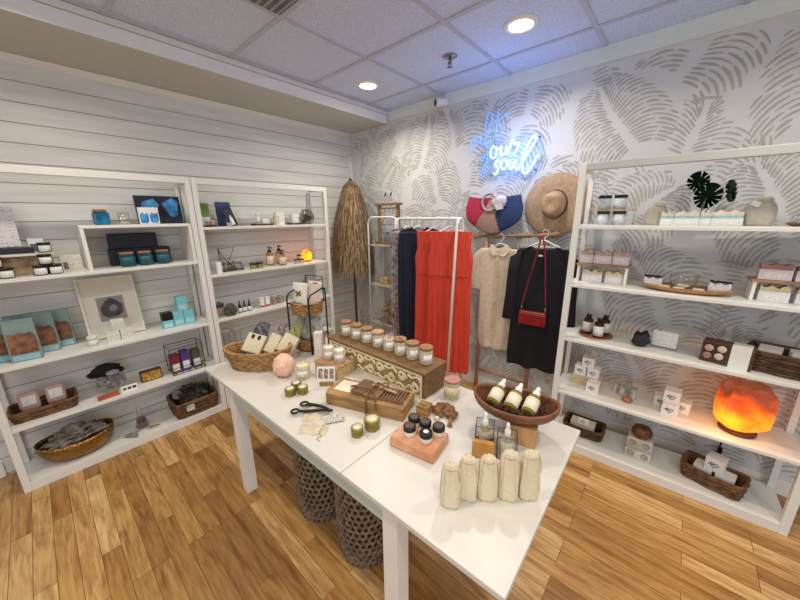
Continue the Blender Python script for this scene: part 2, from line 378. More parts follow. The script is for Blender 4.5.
# ------------------------------------------------------------------ neon sign on the wallpaper
def neon():
    def W(u, v):           # sign artwork to the wall, metres
        x = 1.522+.001325*u+4.94e-5*v-3.01e-7*u*u+6.9e-8*u*v; z = 2.639-2.703e-4*u-1.041e-3*v+4.1e-8*u*u+2.53e-7*u*v-7.9e-8*v*v
        return x, z
    t = thing('neon_sign', 'blue and white neon script sign reading salt your soul on wallpaper', 'neon sign', (0, 0, 0))
    thin = [[(118, 285), (95, 292), (82, 315), (88, 335), (103, 347), (104, 365), (95, 384), (84, 382), (78, 368)],
            [(165, 283), (150, 276), (125, 288), (115, 315), (125, 332), (145, 318), (160, 285), (158, 320), (170, 330), (195, 292), (225, 200), (240, 130), (232, 98), (212, 105), (198, 160), (188, 250), (190, 322), (205, 357), (226, 350), (250, 300), (272, 200), (291, 72)],
            [(280, 160), (268, 260), (272, 318), (288, 327), (305, 260), (318, 195)], [(222, 180), (290, 148), (370, 98)],
            [(158, 424), (151, 442), (160, 456), (176, 446), (196, 415), (204, 390), (204, 440), (195, 500), (180, 572), (165, 580), (160, 558), (176, 510), (206, 458), (226, 432)]]
    bold = [[(258, 345), (240, 360), (228, 395), (233, 425), (250, 436), (268, 420), (276, 380), (268, 352), (290, 366), (312, 344), (305, 385), (309, 412), (326, 411), (345, 380), (352, 340), (348, 385), (355, 411), (370, 370), (390, 312), (404, 298), (402, 322), (418, 330), (443, 318), (438, 350), (418, 392), (412, 416), (428, 420)],
            [(300, 452), (280, 455), (262, 478), (268, 495), (287, 508), (285, 532), (270, 556), (258, 546)],
            [(335, 440), (318, 455), (308, 490), (318, 515), (340, 510), (352, 475), (345, 448), (336, 441), (356, 462), (374, 448), (368, 490), (376, 515), (395, 505), (412, 465), (418, 444), (411, 490), (424, 515), (446, 500), (490, 430), (545, 340), (573, 290), (562, 267), (540, 280), (505, 350), (475, 440), (467, 510), (480, 547), (506, 540), (550, 480), (573, 428), (598, 416)]]
    mb = MB()
    for st in thin: mb.tube([(W(p.x, p.y)[0], -.035, W(p.x, p.y)[1]) for p in spline([(a, b, 0) for a, b in st], 5)], .0036, 6)
    mb.build('thin_tubing', M('neon_blue', (90, 160, 255), .4, emit=1.1, ecol=(92, 158, 255)), t)
    mb = MB()
    for st in bold: mb.tube([(W(p.x, p.y)[0], -.035, W(p.x, p.y)[1]) for p in spline([(a, b, 0) for a, b in st], 5)], .0060, 6)
    mb.build('bold_tubing', M('neon_white', (235, 250, 255), .4, emit=3.2, ecol=(150, 205, 255)), t)
    outl = [(150, 590), (150, 400), (215, 335), (330, 290), (420, 270), (520, 230), (600, 230), (628, 300), (625, 420), (590, 520), (520, 590), (350, 600)]
    mb = MB(); mb.prism([W(p.x, p.y) for p in spline([(a, b, 0) for a, b in outl], 5, True)], -.026, -.021)
    mb.build('acrylic_backing', GLASS('blue_lit_acrylic', (247, 250, 255), .06, .05), t)
    mb = MB()
    for u, v in ((190, 420), (590, 270), (560, 520), (230, 560)):
        x, z = W(u, v); mb.at((x, 0, z), rx=R(90)).cyl((0, 0, .0), .006, .030)
    mb.build('standoff', chrome, t)
neon()

# ------------------------------------------------------------------ shelving units
def shelving(label, loc, rz, Wd, D, Ht, levels, group='tall white shelving units', rail=None):
    """local x along the front, y into the wall, origin at the front corner on the floor"""
    t = thing('shelving_unit', label, 'shelving unit', loc, rz, group)
    p = .036
    for x in (p/2, Wd-p/2):
        MB().box((x, p/2, Ht/2), (p, p, Ht)).build('front_post', white_metal, t, .003)
        mb = MB().box((x, D-.014, (Ht-.04)/2), (.03, .028, Ht-.04))
        mb.build('rear_post', white_metal, t, .002)
        mb = MB()
        for k in range(int(Ht/.05)-2): mb.box((x-(.0152 if x > Wd/2 else -.0152), D-.014, .1+.05*k), (.001, .007, .012))
        mb.build('slot_row', M('slot_shadow', (96, 94, 90), .8), t)
        mb = MB().box((x, D/2, Ht-.018), (.03, D-.06, .03)); mb.build('side_rail', white_metal, t, .002)
    MB().box((Wd/2, p/2, Ht-.021), (Wd-2*p, p, .042)).build('top_rail', rail or white_metal, t, .003)
    for z in levels:
        th = .06 if z < .1 else .021
        mb = MB(); mb.box((Wd/2, D/2, z-th/2), (Wd-2*p, D-.004, th)); mb.box((Wd/2, D/2, z-th/2), (Wd-.004, D-2*p-.02, th-.002))
        mb.build('shelf', white_metal, t, .002)
    return t
A2, A3, A4, BASE = 1.338, .825, .438, .06
B1, B2, B3, B4 = 1.597, 1.212, .828, .438
R1, R2_, R3, R4 = 1.601, 1.227, .850, .448
shelving('white shelving unit nearest the viewer on the shiplap wall, holding teal treat bags', (.33, -3.07, 0), R(90), 1.209, .32, 1.96, (A2, A3, A4, BASE))
shelving('white shelving unit on the shiplap wall beside the straw umbrella', (.33, -1.856, 0), R(90), 1.228, .32, 1.96, (B1, B2, B3, B4, BASE))
RZ = R(2.43)
shelving('white shelving unit against the leaf wallpaper holding the glowing salt lamp', (2.6335, -.4411, 0), RZ, 1.213, .35, 1.966, (R1, R2_, R3, R4, BASE), rail=M('shaded_rail', (190, 192, 188), .45, var=.02))  # white top rail greyed here, shade on its front put into the colour
t = thing('display_riser', 'white three sided riser on the shelf above teal jar candles', 'riser', (.04, -2.52, A2))
mb = MB(); mb.box((.14, .31, .280), (.28, .62, .02)); mb.build('riser_top', white_paint, t, .002)
mb = MB(); mb.box((.14, .01, .135), (.28, .02, .27)); mb.build('side_panel', white_paint, t, .002)
mb = MB(); mb.box((.14, .61, .135), (.28, .02, .27)); mb.build('side_panel', white_paint, t, .002)
AR = A2+.29
# ------------------------------------------------------------------ makers for small goods (front faces local -y)
FX = R(90)      # faces +x, into the room from the shiplap wall
def jar(name, label, cat, loc, r, h, glass, fill=None, fill_h=.8, lid=None, lid_h=.018, lid_r=1.02, lab=None, lab_z=(.22, .75), rz=0, group=None, span=75, wick=False, n=28):
    t = thing(name, label, cat, loc, rz, group)
    hb = h-(lid_h if lid else 0)
    if fill:
        MB().lathe([(r*.93, .004), (r, .012), (r, hb), (r*.95, hb), (r*.95, .01)], n, cap=False).build('glass', glass, t)
        MB().lathe([(.0, .003), (r*.90, .003), (r*.935, .012), (r*.935, hb*fill_h), (.0, hb*fill_h)], n, cap=False).build('wax', fill, t)
    else:
        MB().lathe([(r*.92, 0), (r, .008), (r, hb-.006), (r*.93, hb)], n).build('body', glass, t)
    if lid: MB().lathe([(r*lid_r, hb+.0004), (r*lid_r, h-.002), (r*lid_r*.96, h)], n).build('lid', lid, t)
    if lab: MB().arc_band(r*1.004, hb*lab_z[0], hb*lab_z[1], R(-90-span), R(-90+span)).build('paper_label', lab, t)
    return t
def carton(name, label, cat, loc, w, d, h, mat, rz=0, group=None, panels=(), lean=0, bevel=.002, extra=None):
    """panels: (part name, x0, x1, z0, z1, material) as fractions of the front face"""
    t = thing(name, label, cat, loc, rz, group, rx=lean)
    MB().box((0, 0, h/2), (w, d, h)).build('body', mat, t, bevel)
    for nm, x0, x1, z0, z1, m in panels:
        MB().box((w*(x0+x1)/2, -d/2-.0006, h*(z0+z1)/2), (w*(x1-x0), .0012, h*(z1-z0))).build(nm, m, t)
    return t
def bottle(name, label, cat, loc, r, h, glass, cap, kind='cap', lab=None, rz=0, group=None, rx=0, ry=0, hb=.62, body_name='body', lab_mat=None, span=80):
    t = thing(name, label, cat, loc, rz, group, rx, ry)
    b = h*hb
    MB().lathe([(r*.9, 0), (r, .005), (r, b*.84), (r*.86, b*.93), (r*.45, b*.985), (r*.42, b)], 24).build(body_name, glass, t)
    if lab: MB().arc_band(r*1.005, b*.14, b*.74, R(-90-span), R(-90+span)).build('paper_label', lab, t)
    if kind == 'cap': MB().lathe([(r*.55, b+.0004), (r*.55, h), (r*.5, h+.001)], 20).build('cap', cap, t)
    elif kind == 'dropper':
        MB().lathe([(r*.55, b+.0004), (r*.55, b+(h-b)*.42), (r*.34, b+(h-b)*.46), (r*.36, b+(h-b)*.8), (r*.2, h), (0, h)], 20, cap=False).build('dropper_cap', cap, t)
    else:
        mb = MB().lathe([(r*.5, b+.0004), (r*.5, b+(h-b)*.35), (r*.16, b+(h-b)*.38), (r*.16, b+(h-b)*.68), (r*.36, b+(h-b)*.7), (r*.36, b+(h-b)*.86), (.0, b+(h-b)*.9)], 18, cap=False)
        mb.tube([(0, 0, h-.012), (0, -r*.7, h-.008), (0, -r*1.5, h-.014)], r*.14); mb.build('pump', cap, t)
    return t
def heart(mb, cx, cz, s, y):
    pts = []
    for i in range(28):
        a = 2*PI*i/28; pts.append((cx+s*.0625*16*math.sin(a)**3, y, cz+s*.0625*(13*math.cos(a)-5*math.cos(2*a)-2*math.cos(3*a)-math.cos(4*a))))
    mb.tube(pts, s*.10, 5, closed=True)
    mb.tube(spline([(cx-s*1.5, y, cz-s*.2), (cx-s*.9, y, cz+s*.5), (cx-s*.6, y, cz-s*.3), (cx-s*.3, y, cz+s*.3), (cx, y, cz-s*.2), (cx+s*.5, y, cz+s*.1)], 4), s*.09, 5)
teal_glass = M('teal_glass', (20, 84, 100), .12, var=.3, scale=18, col2=(10, 50, 66))
navy_card = M('navy_card', (24, 30, 48), .5, var=.1)
blue_print = M('blue_watercolour', (86, 170, 226), .5, var=.2, scale=26, col2=(22, 86, 160))
tin_black = M('smoked_tin', (44, 40, 38), .3, .3)
aqua_box = M('aqua_carton', (132, 206, 214), .5, var=.04)
teal_bag = M('sage_teal_bag', (128, 152, 148), .55, var=.06)

# ---- nearest unit, second shelf from the top
t = thing('wooden_riser', 'low riser with cream top and mottled brown front, black candle tins round it', 'riser', (.13, -2.815, A2))
MB().box((0, 0, .058), (.17, .28, .116)).build('block', M('mottled_bark', (176, 156, 122), .8, var=.3, scale=14, col2=(116, 92, 62)), t, .003)
MB().box((0.005, 0, .1225), (.20, .32, .012)).build('top_board', M('cream_board', (230, 220, 198), .5, var=.04), t, .002)
ZR = A2+.1285
carton('gift_box', 'flat navy box lying on the cream topped riser under the sign holder', 'box', (.11, -2.832, ZR), .20, .12, .034, navy_card, FX)
t = thing('sign_holder', 'clear acrylic sign holder with a printed price sheet standing on the navy box', 'sign holder', (.09, -2.845, ZR+.0345), R(90))
MB().box((0, -.004, .12), (.145, .003, .24)).box((0, .025, .0015), (.145, .06, .003)).build('acrylic_stand', acrylic, t)
MB().box((0, -.0065, .12), (.138, .001, .23)).build('printed_sheet', LABEL('sign_sheet', (234, 228, 226), (172, 166, 168), 12, .56), t)
def tin(label, loc, grp='black candle tins with white labels'):
    return jar('candle_tin', label, 'candle tin', loc, .030, .062, tin_black, lid=M('tin_lid', (62, 56, 52), .3, .5), lid_h=.012, lab=print_label, lab_z=(.12, .88), rz=FX, group=grp, span=58)
tin('black candle tin standing up on the cream topped riser', (.17, -2.685, ZR))
tin('black candle tin at the riser foot, beside the white price card', (.262, -2.664, A2))
tin('black candle tin at the riser foot, second from the white price card', (.262, -2.729, A2))
tin('black candle tin stacked on top of two others below the riser', (.262, -2.697, A2+.0632))
tin('black candle tin under the printed sign, lower of its stack', (.262, -2.862, A2))
tin('black candle tin under the printed sign, upper of its stack at the picture edge', (.262, -2.895, A2+.0632))
tin('black candle tin at the picture edge, on the shelf below the printed sign', (.262, -2.928, A2))
carton('print_card', 'small white and teal print card leaning behind the tin on the riser', 'card', (.075, -2.715, ZR), .07, .004, .085, paper, FX, panels=(('printed_picture', -.4, .4, .05, .6, M('teal_hills', (92, 128, 136), .6, var=.3, scale=30)),), lean=R(-8))
carton('price_card', 'cream printed card standing on the shelf between black tins and white riser', 'card', (.16, -2.583, A2), .098, .012, .103, cream_paper, FX, panels=(('printed_text', -.15, .45, .1, .85, LABEL('card_text', (228, 222, 206), (130, 124, 112), 8, .5)), ('printed_picture', -.42, -.2, .1, .55, M('grey_sketch', (112, 116, 120), .6))), lean=R(-6))
# ---- under and on the white riser
carton('storage_box', 'long navy box lying on the shelf under the white riser', 'box', (.10, -2.205, A2), .36, .10, .118, navy_card, FX, bevel=.004)
carton('storage_box', 'smaller navy box lying on the long navy box under the riser', 'box', (.085, -2.232, A2+.1185), .28, .09, .108, M('navy_card_deep', (22, 26, 42), .45, var=.1), FX, bevel=.004)
for y, w_ in ((-2.308, 'leftmost of three'), (-2.206, 'the middle of three'), (-2.100, 'rightmost of three')):
    jar('jar_candle', 'teal jar candle with wooden lid under the riser, '+w_, 'candle', (.238, y, A2), .044, .102, teal_glass, lid=lid_wood, lid_h=.016, lid_r=.92, rz=FX, group='teal jar candles under the riser', lab=M('teal_label', (30, 100, 116), .5, var=.3, scale=60), lab_z=(.2, .8))
# squarish blue candle
t = thing('jar_candle', 'bright blue square jar candle with wooden lid on top of the white riser', 'candle', (.20, -2.392, AR), R(90))
MB().box((0, 0, .042), (.086, .086, .082)).build('glass', M('blue_jar', (24, 122, 158), .1, var=.35, scale=14, col2=(10, 62, 104)), t, .012, 3)
MB().lathe([(.036, .0835), (.036, .100), (.034, .102)], 24).build('lid', lid_wood, t)
jar('tumbler', 'small clear glass tumbler on the white riser beside the blue candle', 'tumbler', (.22, -2.275, AR), .032, .085, clear, fill=M('pale_sand', (214, 204, 186), .8), fill_h=.28)
carton('print_box', 'navy box printed with a blue watercolour, leaning at the back of the riser', 'box', (.11, -2.035, AR), .285, .03, .205, navy_card, FX, lean=R(-6))
tt = bpy.context.scene.objects.get('print_box')
mb = MB(); mb.prism([(.02, .15), (.09, .195), (.125, .165), (.118, .07), (.09, .045), (.06, .055)], -.017, -.0155); mb.build('printed_picture', blue_print, tt)
mb = MB(); mb.prism([(-.12, .10), (-.10, .16), (-.03, .185), (.0, .14), (-.01, .10)], -.017, -.0155); mb.build('printed_picture', blue_print, tt)
tt = carton('print_box', 'white box with two blue feather prints standing before the navy box', 'box', (.20, -2.128, AR), .118, .03, .118, paper, FX)
for dx in (-.03, .028):
    mb = MB(); mb.prism([(dx-.022, .01), (dx-.026, .06), (dx-.012, .082), (dx+.006, .072), (dx+.024, .082), (dx+.026, .03), (dx+.018, .006)], -.0165, -.015); mb.build('printed_picture', blue_print, tt)
# ---- third shelf
t = thing('picture_frame', 'white framed dark agate slice leaning on the shiplap wall', 'picture frame', (.135, -2.438, A3+.004), R(90), rx=R(-12))
mb = MB()
for c, d in (((0, 0, .008), (.32, .022, .016)), ((0, 0, .432), (.32, .022, .016)), ((-.152, 0, .22), (.016, .022, .408)), ((.152, 0, .22), (.016, .022, .408))): mb.box(c, d)
mb.build('frame', M('cream_frame', (232, 226, 208), .45, var=.03), t, .003)
MB().box((0, .004, .22), (.288, .006, .408)).build('mat_board', M('mat_board', (226, 220, 204), .7, var=.03), t)
MB().box((0, -.0002, .205), (.15, .003, .175)).build('picture_ground', M('grey_ground', (150, 146, 140), .7, var=.08), t)
mb = MB(); mb.prism([(-.058, .165), (-.062, .215), (-.03, .26), (.0, .285), (.03, .265), (.062, .225), (.058, .175), (.03, .145), (-.03, .14)], -.006, -.0018); mb.build('agate_slice', M('agate', (74, 70, 72), .3, var=.35, scale=26, col2=(38, 36, 40)), t, .002)
mb = MB(); mb.prism([(-.012, .19), (-.015, .215), (.012, .235), (.032, .215), (.028, .19), (.01, .18)], -.0075, -.0062); mb.build('agate_core', M('agate_core', (136, 132, 136), .3, var=.2, scale=40), t)
jar('cream_pot', 'small white cream pot with white lid beside the framed agate', 'jar', (.235, -2.588, A3), .028, .066, M('pale_green_glass', (206, 220, 208), .25, var=.03), lid=white_paint, lid_h=.02, lab=print_label, lab_z=(.15, .8), rz=FX)
soapc = M('sage_white_carton', (222, 224, 210), .6, var=.04)
for y, z, s_ in ((-2.482, 0, 'lower one beside the cream pot'), (-2.406, 0, 'lower one closer to the aqua boxes'), (-2.444, .0765, 'topmost of the three')):
    carton('soap_carton', 'white soap carton stacked before the framed agate, '+s_, 'carton', (.245, y, A3+z), .072, .05, .076, soapc, FX, 'white soap cartons before the agate', panels=(('printed_text', -.4, .4, .2, .75, LABEL('soap_text', (224, 226, 214), (150, 156, 146), 5, .5)),))
t = carton('bath_carton', 'aqua carton with black top standing beside the stack of aqua boxes', 'carton', (.205, -2.147, A3), .07, .06, .064, aqua_box, FX, panels=(('printed_text', -.38, .38, .2, .6, LABEL('aqua_text', (150, 212, 220), (250, 250, 250), 4, .5)),))
MB().box((0, 0, .0965), (.07, .06, .064)).build('black_top', black_plastic, t, .003)
for y, z, s_ in ((-2.070, 0, 'lower one, next to the black topped carton'), (-1.996, 0, 'lower one, next to the unit post'), (-2.03, .1175, 'topmost of them')):
    carton('bath_carton', 'plain aqua carton in the stack of three, '+s_, 'carton', (.19, y, A3+z), .071, .065, .117, aqua_box, FX, 'aqua cartons in a stack', panels=(('printed_text', -.36, .36, .12, .42, LABEL('aqua_text', (150, 212, 220), (250, 250, 250), 4, .5)),))
# dog treat bags
def treat_bag(label, loc, rz):
    t = thing('treat_bag', label, 'treat bag', loc, rz, 'sage teal treat bags with windows')
    w, h, d = .13, .26, .045
    mb = MB(); rows = []
    for z, k, q in ((0, 1, 1), (.012, 1.02, 1.05), (.10, 1.0, .95), (.20, .99, .45), (.235, .98, .12), (.26, .98, .06)): rows.append([(-w/2*k, -d/2*q, z), (w/2*k, -d/2*q, z), (w/2*k, d/2*q, z), (-w/2*k, d/2*q, z)])
    vs = [p for r_ in rows for p in r_]; fs = [(3, 2, 1, 0), tuple(range(20, 24))]
    for j in range(5):
        for i in range(4): fs.append((j*4+i, j*4+(i+1) % 4, j*4+4+(i+1) % 4, j*4+4+i))
    mb.add(vs, fs); mb.build('bag', teal_bag, t, .003)
    mb = MB(); yy = lambda z: -d/2*(1.05-max(0, (z-.012))*1.9*.9)-.0012 if z < .1 else -d/2*(.95-(z-.1)*5.0)-.0016
    poly = [(-.057, .046), (.058, .05), (.061, .11), (.056, .16), (.04, .176), (.015, .172), (-.005, .184), (-.03, .17), (-.056, .178), (-.06, .11)]
    mb.add([(x, yy(z), z) for x, z in poly]+[(0, yy(.12), .12)], [(i, (i+1) % 10, 10) for i in range(10)]); mb.build('window', M('brown_treats', (150, 100, 60), .5, var=.35, scale=26, col2=(70, 42, 30)), t)
    mb = MB(); mb.add([(-.055, yy(.008), .008), (.055, yy(.008), .008), (.055, yy(.042), .042), (-.055, yy(.042), .042)], [(0, 1, 2, 3)]); mb.build('printed_band', M('pale_blue_band', (150, 192, 202), .5, var=.1, scale=30), t)
    return t
treat_bag('sage teal treat bag standing nearest the shelf front edge', (.235, -2.886, A3), R(84))
treat_bag('sage teal treat bag partly cut by the picture edge', (.17, -2.966, A3), R(88))
treat_bag('sage teal treat bag directly behind the foremost one', (.14, -2.802, A3), R(84))
treat_bag('sage teal treat bag deepest in the row, nearest the framed agate', (.085, -2.725, A3), R(82))
treat_bag('sage teal treat bag against the shiplap wall behind the foremost one', (.075, -2.884, A3), R(88))
# ---- fourth shelf
def basket(name, label, cat, loc, w, d, h, rings, mat, rz=0, flare=1.12, e=5, dip=0, waves=20, group=None):
    t = thing(name, label, cat, loc, rz, group)
    mb = weave(MB(), w, d, h, rings, flare, e, waves=waves, dip=dip); shell(mb, w, d, h, flare, e, dip=dip); mb.build('woven_wall', mat, t)
    k = flare; r = h/rings*.5
    MB().tube([(x*k, y*k, h+r*.2+dip*(abs(x)/(w/2))**2) for x, y in rrect(w, d, e, 64)], r, 8, closed=True).build('rim', mat, t)
    return t
basket('wicker_tray', 'shallow brown wicker tray holding two pink packets of bath salts', 'tray', (.175, -2.885, A4), .27, .17, .066, 5, brown_wicker, FX, e=9)
pinkbag = M('pink_salt_bag', (196, 160, 150), .5, var=.08)
for y, s_, x in ((-2.945, 'the larger one nearer the viewer', .185), (-2.825, 'the one nearer the glass bowl', .175)):
    t = thing('bath_salt_packet', 'pink bath salt packet leaning in the wicker tray, '+s_, 'packet', (x, y, A4+.012), R(90), 'pink packets in the wicker tray', rx=R(-24))
    mb = MB(); mb.blob((0, 0, .083), (.128, .046, .165), .06, 3, 2 if y < -2.9 else 5, 3, facet=.72); mb.build('bag', pinkbag, t)
    MB().box((0, -.0205, .085), (.062, .002, .060)).build('paper_label', print_label, t)
t = thing('glass_bowl', 'round clear glass bowl full of small crystal bags on the fourth shelf', 'bowl', (.165, -2.545, A4)); t.scale = (1.15, 1.15, 1.12)
MB().lathe([(.03, 0), (.055, .01), (.078, .05), (.072, .09), (.06, .108), (.057, .108), (.068, .088), (.073, .05), (.05, .014), (0, .012)], 32, cap=False).build('glass', clear, t)
mb = MB()
for i in range(26):
    a = rnd.uniform(0, 2*PI); r_ = .042*math.sqrt(rnd.random()); mb.blob((r_*math.cos(a), r_*math.sin(a), .03+.0028*i), (.034, .03, .026), .3, 2.5, i, 1, smooth=False)
mb.build('crystals', M('pale_crystals', (168, 158, 158), .3, var=.3, scale=50, col2=(104, 96, 100)), t)['kind'] = 'stuff'
t = thing('organza_bag', 'pale lilac organza bag lying on top of the glass bowl', 'bag', (.195, -2.53, A4+.130))
MB().blob((0, 0, .012), (.045, .075, .036), .35, 3, 9, 3).build('bag', M('lilac_organza', (170, 160, 186), .5, var=.2, scale=40), t)
t = thing('felt_cap', 'black felt cap resting over the crystal filled glass bowl', 'cap', (.13, -2.555, A4+.125))
mb = MB(); mb.slab([(p.x, p.y) for p in spline([(-.05, -.10, 0), (.04, -.088, 0), (.065, 0, 0), (.04, .09, 0), (-.05, .085, 0), (-.08, 0, 0)], 5, True)], 0.001, .012); mb.blob((-.01, 0, .028), (.115, .165, .085), .25, 2.5, 4, 3, flat=-.7); mb.build('felt', M('black_felt', (24, 23, 28), .95, var=.1), t, .002)
carton('crystal_box', 'gold trimmed clear box of amber crystals beside the glass bowl', 'box', (.20, -2.318, A4), .135, .045, .085, M('dark_box', (86, 60, 36), .5), FX, panels=(('crystal_window', -.44, .44, .1, .9, M('amber_crystals', (206, 160, 70), .25, var=.4, scale=70, col2=(108, 70, 26))),))
carton('incense_box', 'slim orange incense box lying flat at the shelf front', 'box', (.285, -2.585, A4), .115, .035, .026, M('orange_box', (186, 92, 50), .5, var=.15, scale=20), R(94))
carton('swatch_card', 'white card with three coloured swatches leaning at the shelf front', 'card', (.287, -2.468, A4), .095, .004, .046, paper, FX, panels=(('swatch', -.40, -.16, .3, .7, M('swatch_green', (110, 116, 80), .6)), ('swatch', -.10, .12, .3, .7, M('swatch_plum', (96, 66, 70), .6)), ('swatch', .18, .42, .3, .7, M('swatch_brown', (76, 48, 40), .6))), lean=R(-14))
t = thing('wire_rack', 'small black wire rack holding three tea boxes by the unit post', 'rack', (.205, -2.075, A4), R(90))
mb = MB(); w2, d2 = .115, .075
for z in (.006, .06, .225):
    mb.tube([(-w2, -d2, z), (w2, -d2, z), (w2, d2, z), (-w2, d2, z)], .0028, 6, closed=True)
for x in (-w2, w2):
    for y in (-d2, d2): mb.tube([(x, y, .003), (x, y, .228)], .0028, 6)
for i in range(5): mb.tube([(-w2+.046*i+.023, -d2, .006), (-w2+.046*i+.023, d2, .006)], .0022, 6)
mb.build('wire_frame', black_metal, t)
for y, s_, h_, c in ((-2.155, 'red', .15, (138, 44, 48)), (-2.083, 'purple', .165, (96, 62, 140)), (-2.005, 'olive green', .15, (84, 92, 62))):
    carton('tea_box', s_+' tea box with white label inside the black wire rack', 'box', (.21, y, A4+.009), .06, .07, h_, M('tea_'+s_.replace(' ', '_'), c, .5, var=.1), FX, 'tea boxes in the wire rack', panels=(('paper_label', -.4, .4, .12, .5, print_label),))
# ---- bottom shelf
t = thing('gold_bowl', 'hammered gold boat shaped bowl full of grey driftwood on the bottom shelf', 'bowl', (.180, -2.790, BASE), R(88))
def boat(mb, a, b, h, t_, ends=.28):
    nb, nr = 56, 9; vs = []; fs = []
    for lay in (0, 1):
        for j in range(nr):
            q = (j/(nr-1)); k = (.42+.58*math.sin(q*PI/2)**.8)
            for i in range(nb):
                an = 2*PI*i/nb; x, y = math.cos(an), math.sin(an); hz = h*(1-math.cos(q*PI/2))+ends*h*abs(x)**3*q*q
                o = t_*lay
                vs.append((x*(a*k-o), y*(b*k-o), hz+o*(1-q)))
    for lay in (0, 1):
        for j in range(nr-1):
            for i in range(nb):
                o = lay*nr*nb; f = (o+j*nb+i, o+j*nb+(i+1) % nb, o+(j+1)*nb+(i+1) % nb, o+(j+1)*nb+i); fs.append(f if lay == 0 else f[::-1])
    for i in range(nb): fs.append(((nr-1)*nb+i, (nr-1)*nb+(i+1) % nb, nr*nb+(nr-1)*nb+(i+1) % nb, nr*nb+(nr-1)*nb+i))
    fs.append(tuple(range(nb))[::-1]); fs.append(tuple(nr*nb+i for i in range(nb)))
    mb.add(vs, fs, True); return mb
def hammered():
    m, nt, out = nodes_of('hammered_gold'); L = nt.links.new
    b = N(nt, 'ShaderNodeBsdfPrincipled', i_Metallic=1.0, i_Roughness=.28); b.inputs['Base Color'].default_value = lin((158, 120, 66)); L(b.outputs[0], out.inputs[0])
    tc = N(nt, 'ShaderNodeTexCoord'); v = N(nt, 'ShaderNodeTexVoronoi', i_Scale=70.0); L(tc.outputs['Object'], v.inputs['Vector'])
    bp = N(nt, 'ShaderNodeBump', i_Strength=.9, i_Distance=.006); L(v.outputs['Distance'], bp.inputs['Height']); L(bp.outputs[0], b.inputs['Normal']); return m
boat(MB(), .200, .140, .140, .006, .10).build('bowl', hammered(), t)
g = random.Random(5); mb = MB()
for i in range(44):
    a = g.uniform(0, 2*PI); k = math.sqrt(g.random()); x, y = .155*k*math.cos(a), .095*k*math.sin(a); an = g.uniform(-.6, .6); ln = g.uniform(.06, .13); z = .105+.105*(1-k)+g.uniform(0, .02)
    mb.at((x, y, z), an, g.uniform(-.3, .3), g.uniform(-.3, .3)).blob((0, 0, 0), (ln, .040, .026), .5, 3, i, 2, smooth=False)
mb.build('driftwood', M('grey_driftwood', (150, 140, 128), .8, var=.35, scale=24, col2=(78, 70, 62)), t)['kind'] = 'stuff'
t = thing('flask', 'conical glass flask half full of brown herbs on the bottom shelf', 'flask', (.165, -2.435, BASE))
MB().lathe([(.040, 0), (.046, .006), (.016, .125), (.015, .17), (.019, .175), (.015, .173), (.012, .125), (.042, .008), (0, .004)], 28, cap=False).build('glass', clear, t)
MB().lathe([(0, .006), (.040, .008), (.0255, .078), (0, .08)], 24, cap=False).build('herbs', M('brown_herbs', (112, 76, 56), .9, var=.4, scale=60, bump=.6), t)
t = thing('feather_bundle', 'small bundle of grey feathers lying on the bottom shelf beside the flask', 'feathers', (.255, -2.515, BASE), R(60))
g = random.Random(3); mb = MB()
for i in range(7):
    a = g.uniform(-.5, .5); mb.at((g.uniform(-.01, .01), -.02+.007*i, .003+.002*i), a).slab([(-.05, 0), (-.02, -.007), (.035, -.006), (.05, 0), (.035, .006), (-.02, .007)], 0, .0012)
mb.build('feathers', M('grey_feather', (166, 158, 146), .8, var=.3, scale=60), t)
t = thing('shell_dish', 'tiny pearly shell dish on the bottom shelf near the wicker basket', 'dish', (.25, -2.375, BASE), R(75))
MB().lathe([(.0, .001), (.03, .001), (.046, .016), (.043, .017), (.028, .005), (0, .005)], 24, cap=False, sy=.55).build('dish', M('pearl', (206, 198, 180), .25, var=.15, scale=30), t)
mb = MB()
for i in range(4): mb.blob((-.024+.016*i, 0, .013), (.016, .018, .012), .3, 3, i, 2)
mb.build('shells', M('shell_brown', (150, 122, 92), .4, var=.3, scale=60), t)
basket('wicker_basket', 'square brown wicker basket of dried greenery on the bottom shelf by the table', 'basket', (.178, -2.070, BASE), .29, .25, .125, 7, brown_wicker, R(90), flare=1.08, e=9)
def leafy(mb, c, n, rad, h, s, sd, zs=.5):
    g = random.Random(sd)
    for i in range(n):
        a = g.uniform(0, 2*PI); k = math.sqrt(g.random())*rad; z = c[2]+g.random()*h*(1-k/rad*zs)
        mb.at((c[0]+k*math.cos(a), c[1]+k*math.sin(a), z), g.uniform(0, 6.3), g.uniform(-.9, .9), g.uniform(-.9, .3))
        q = s*g.uniform(.6, 1.2); mb.add([(0, 0, 0), (q*.5, q*.28, q*.1), (q, 0, 0), (q*.5, -q*.28, q*.1)], [(0, 1, 2, 3)])
    mb.at()
t = thing('dried_greenery', 'heap of dark dried greenery in the square wicker basket', 'greenery', (.16, -2.055, BASE+.012))
mb = MB(); mb.blob((0, 0, .075), (.20, .22, .12), .3, 3, 2, 3); leafy(mb, (0, .01, .105), 170, .105, .085, .05, 4)
o = mb.build('leaves', M('dark_herb', (92, 92, 70), .85, var=.4, scale=30, col2=(44, 46, 36)), t)
t = thing('crystal_bag', 'pale bag of crystals tucked into the square wicker basket', 'bag', (.13, -2.165, BASE+.115))
MB().blob((0, 0, .028), (.075, .075, .075), .3, 2.5, 6, 3, smooth=False).build('bag', M('pale_stones', (176, 166, 152), .5, var=.3, scale=40), t)
carton('gift_tag', 'white printed tag hanging at the front of the square wicker basket', 'tag', (.327, -2.13, BASE+.06), .055, .003, .05, paper, R(88), panels=(('printed_pattern', -.4, .4, .15, .85, M('tag_teal', (128, 160, 158), .6, var=.4, scale=90, col2=(230, 230, 224))),), lean=R(-12))

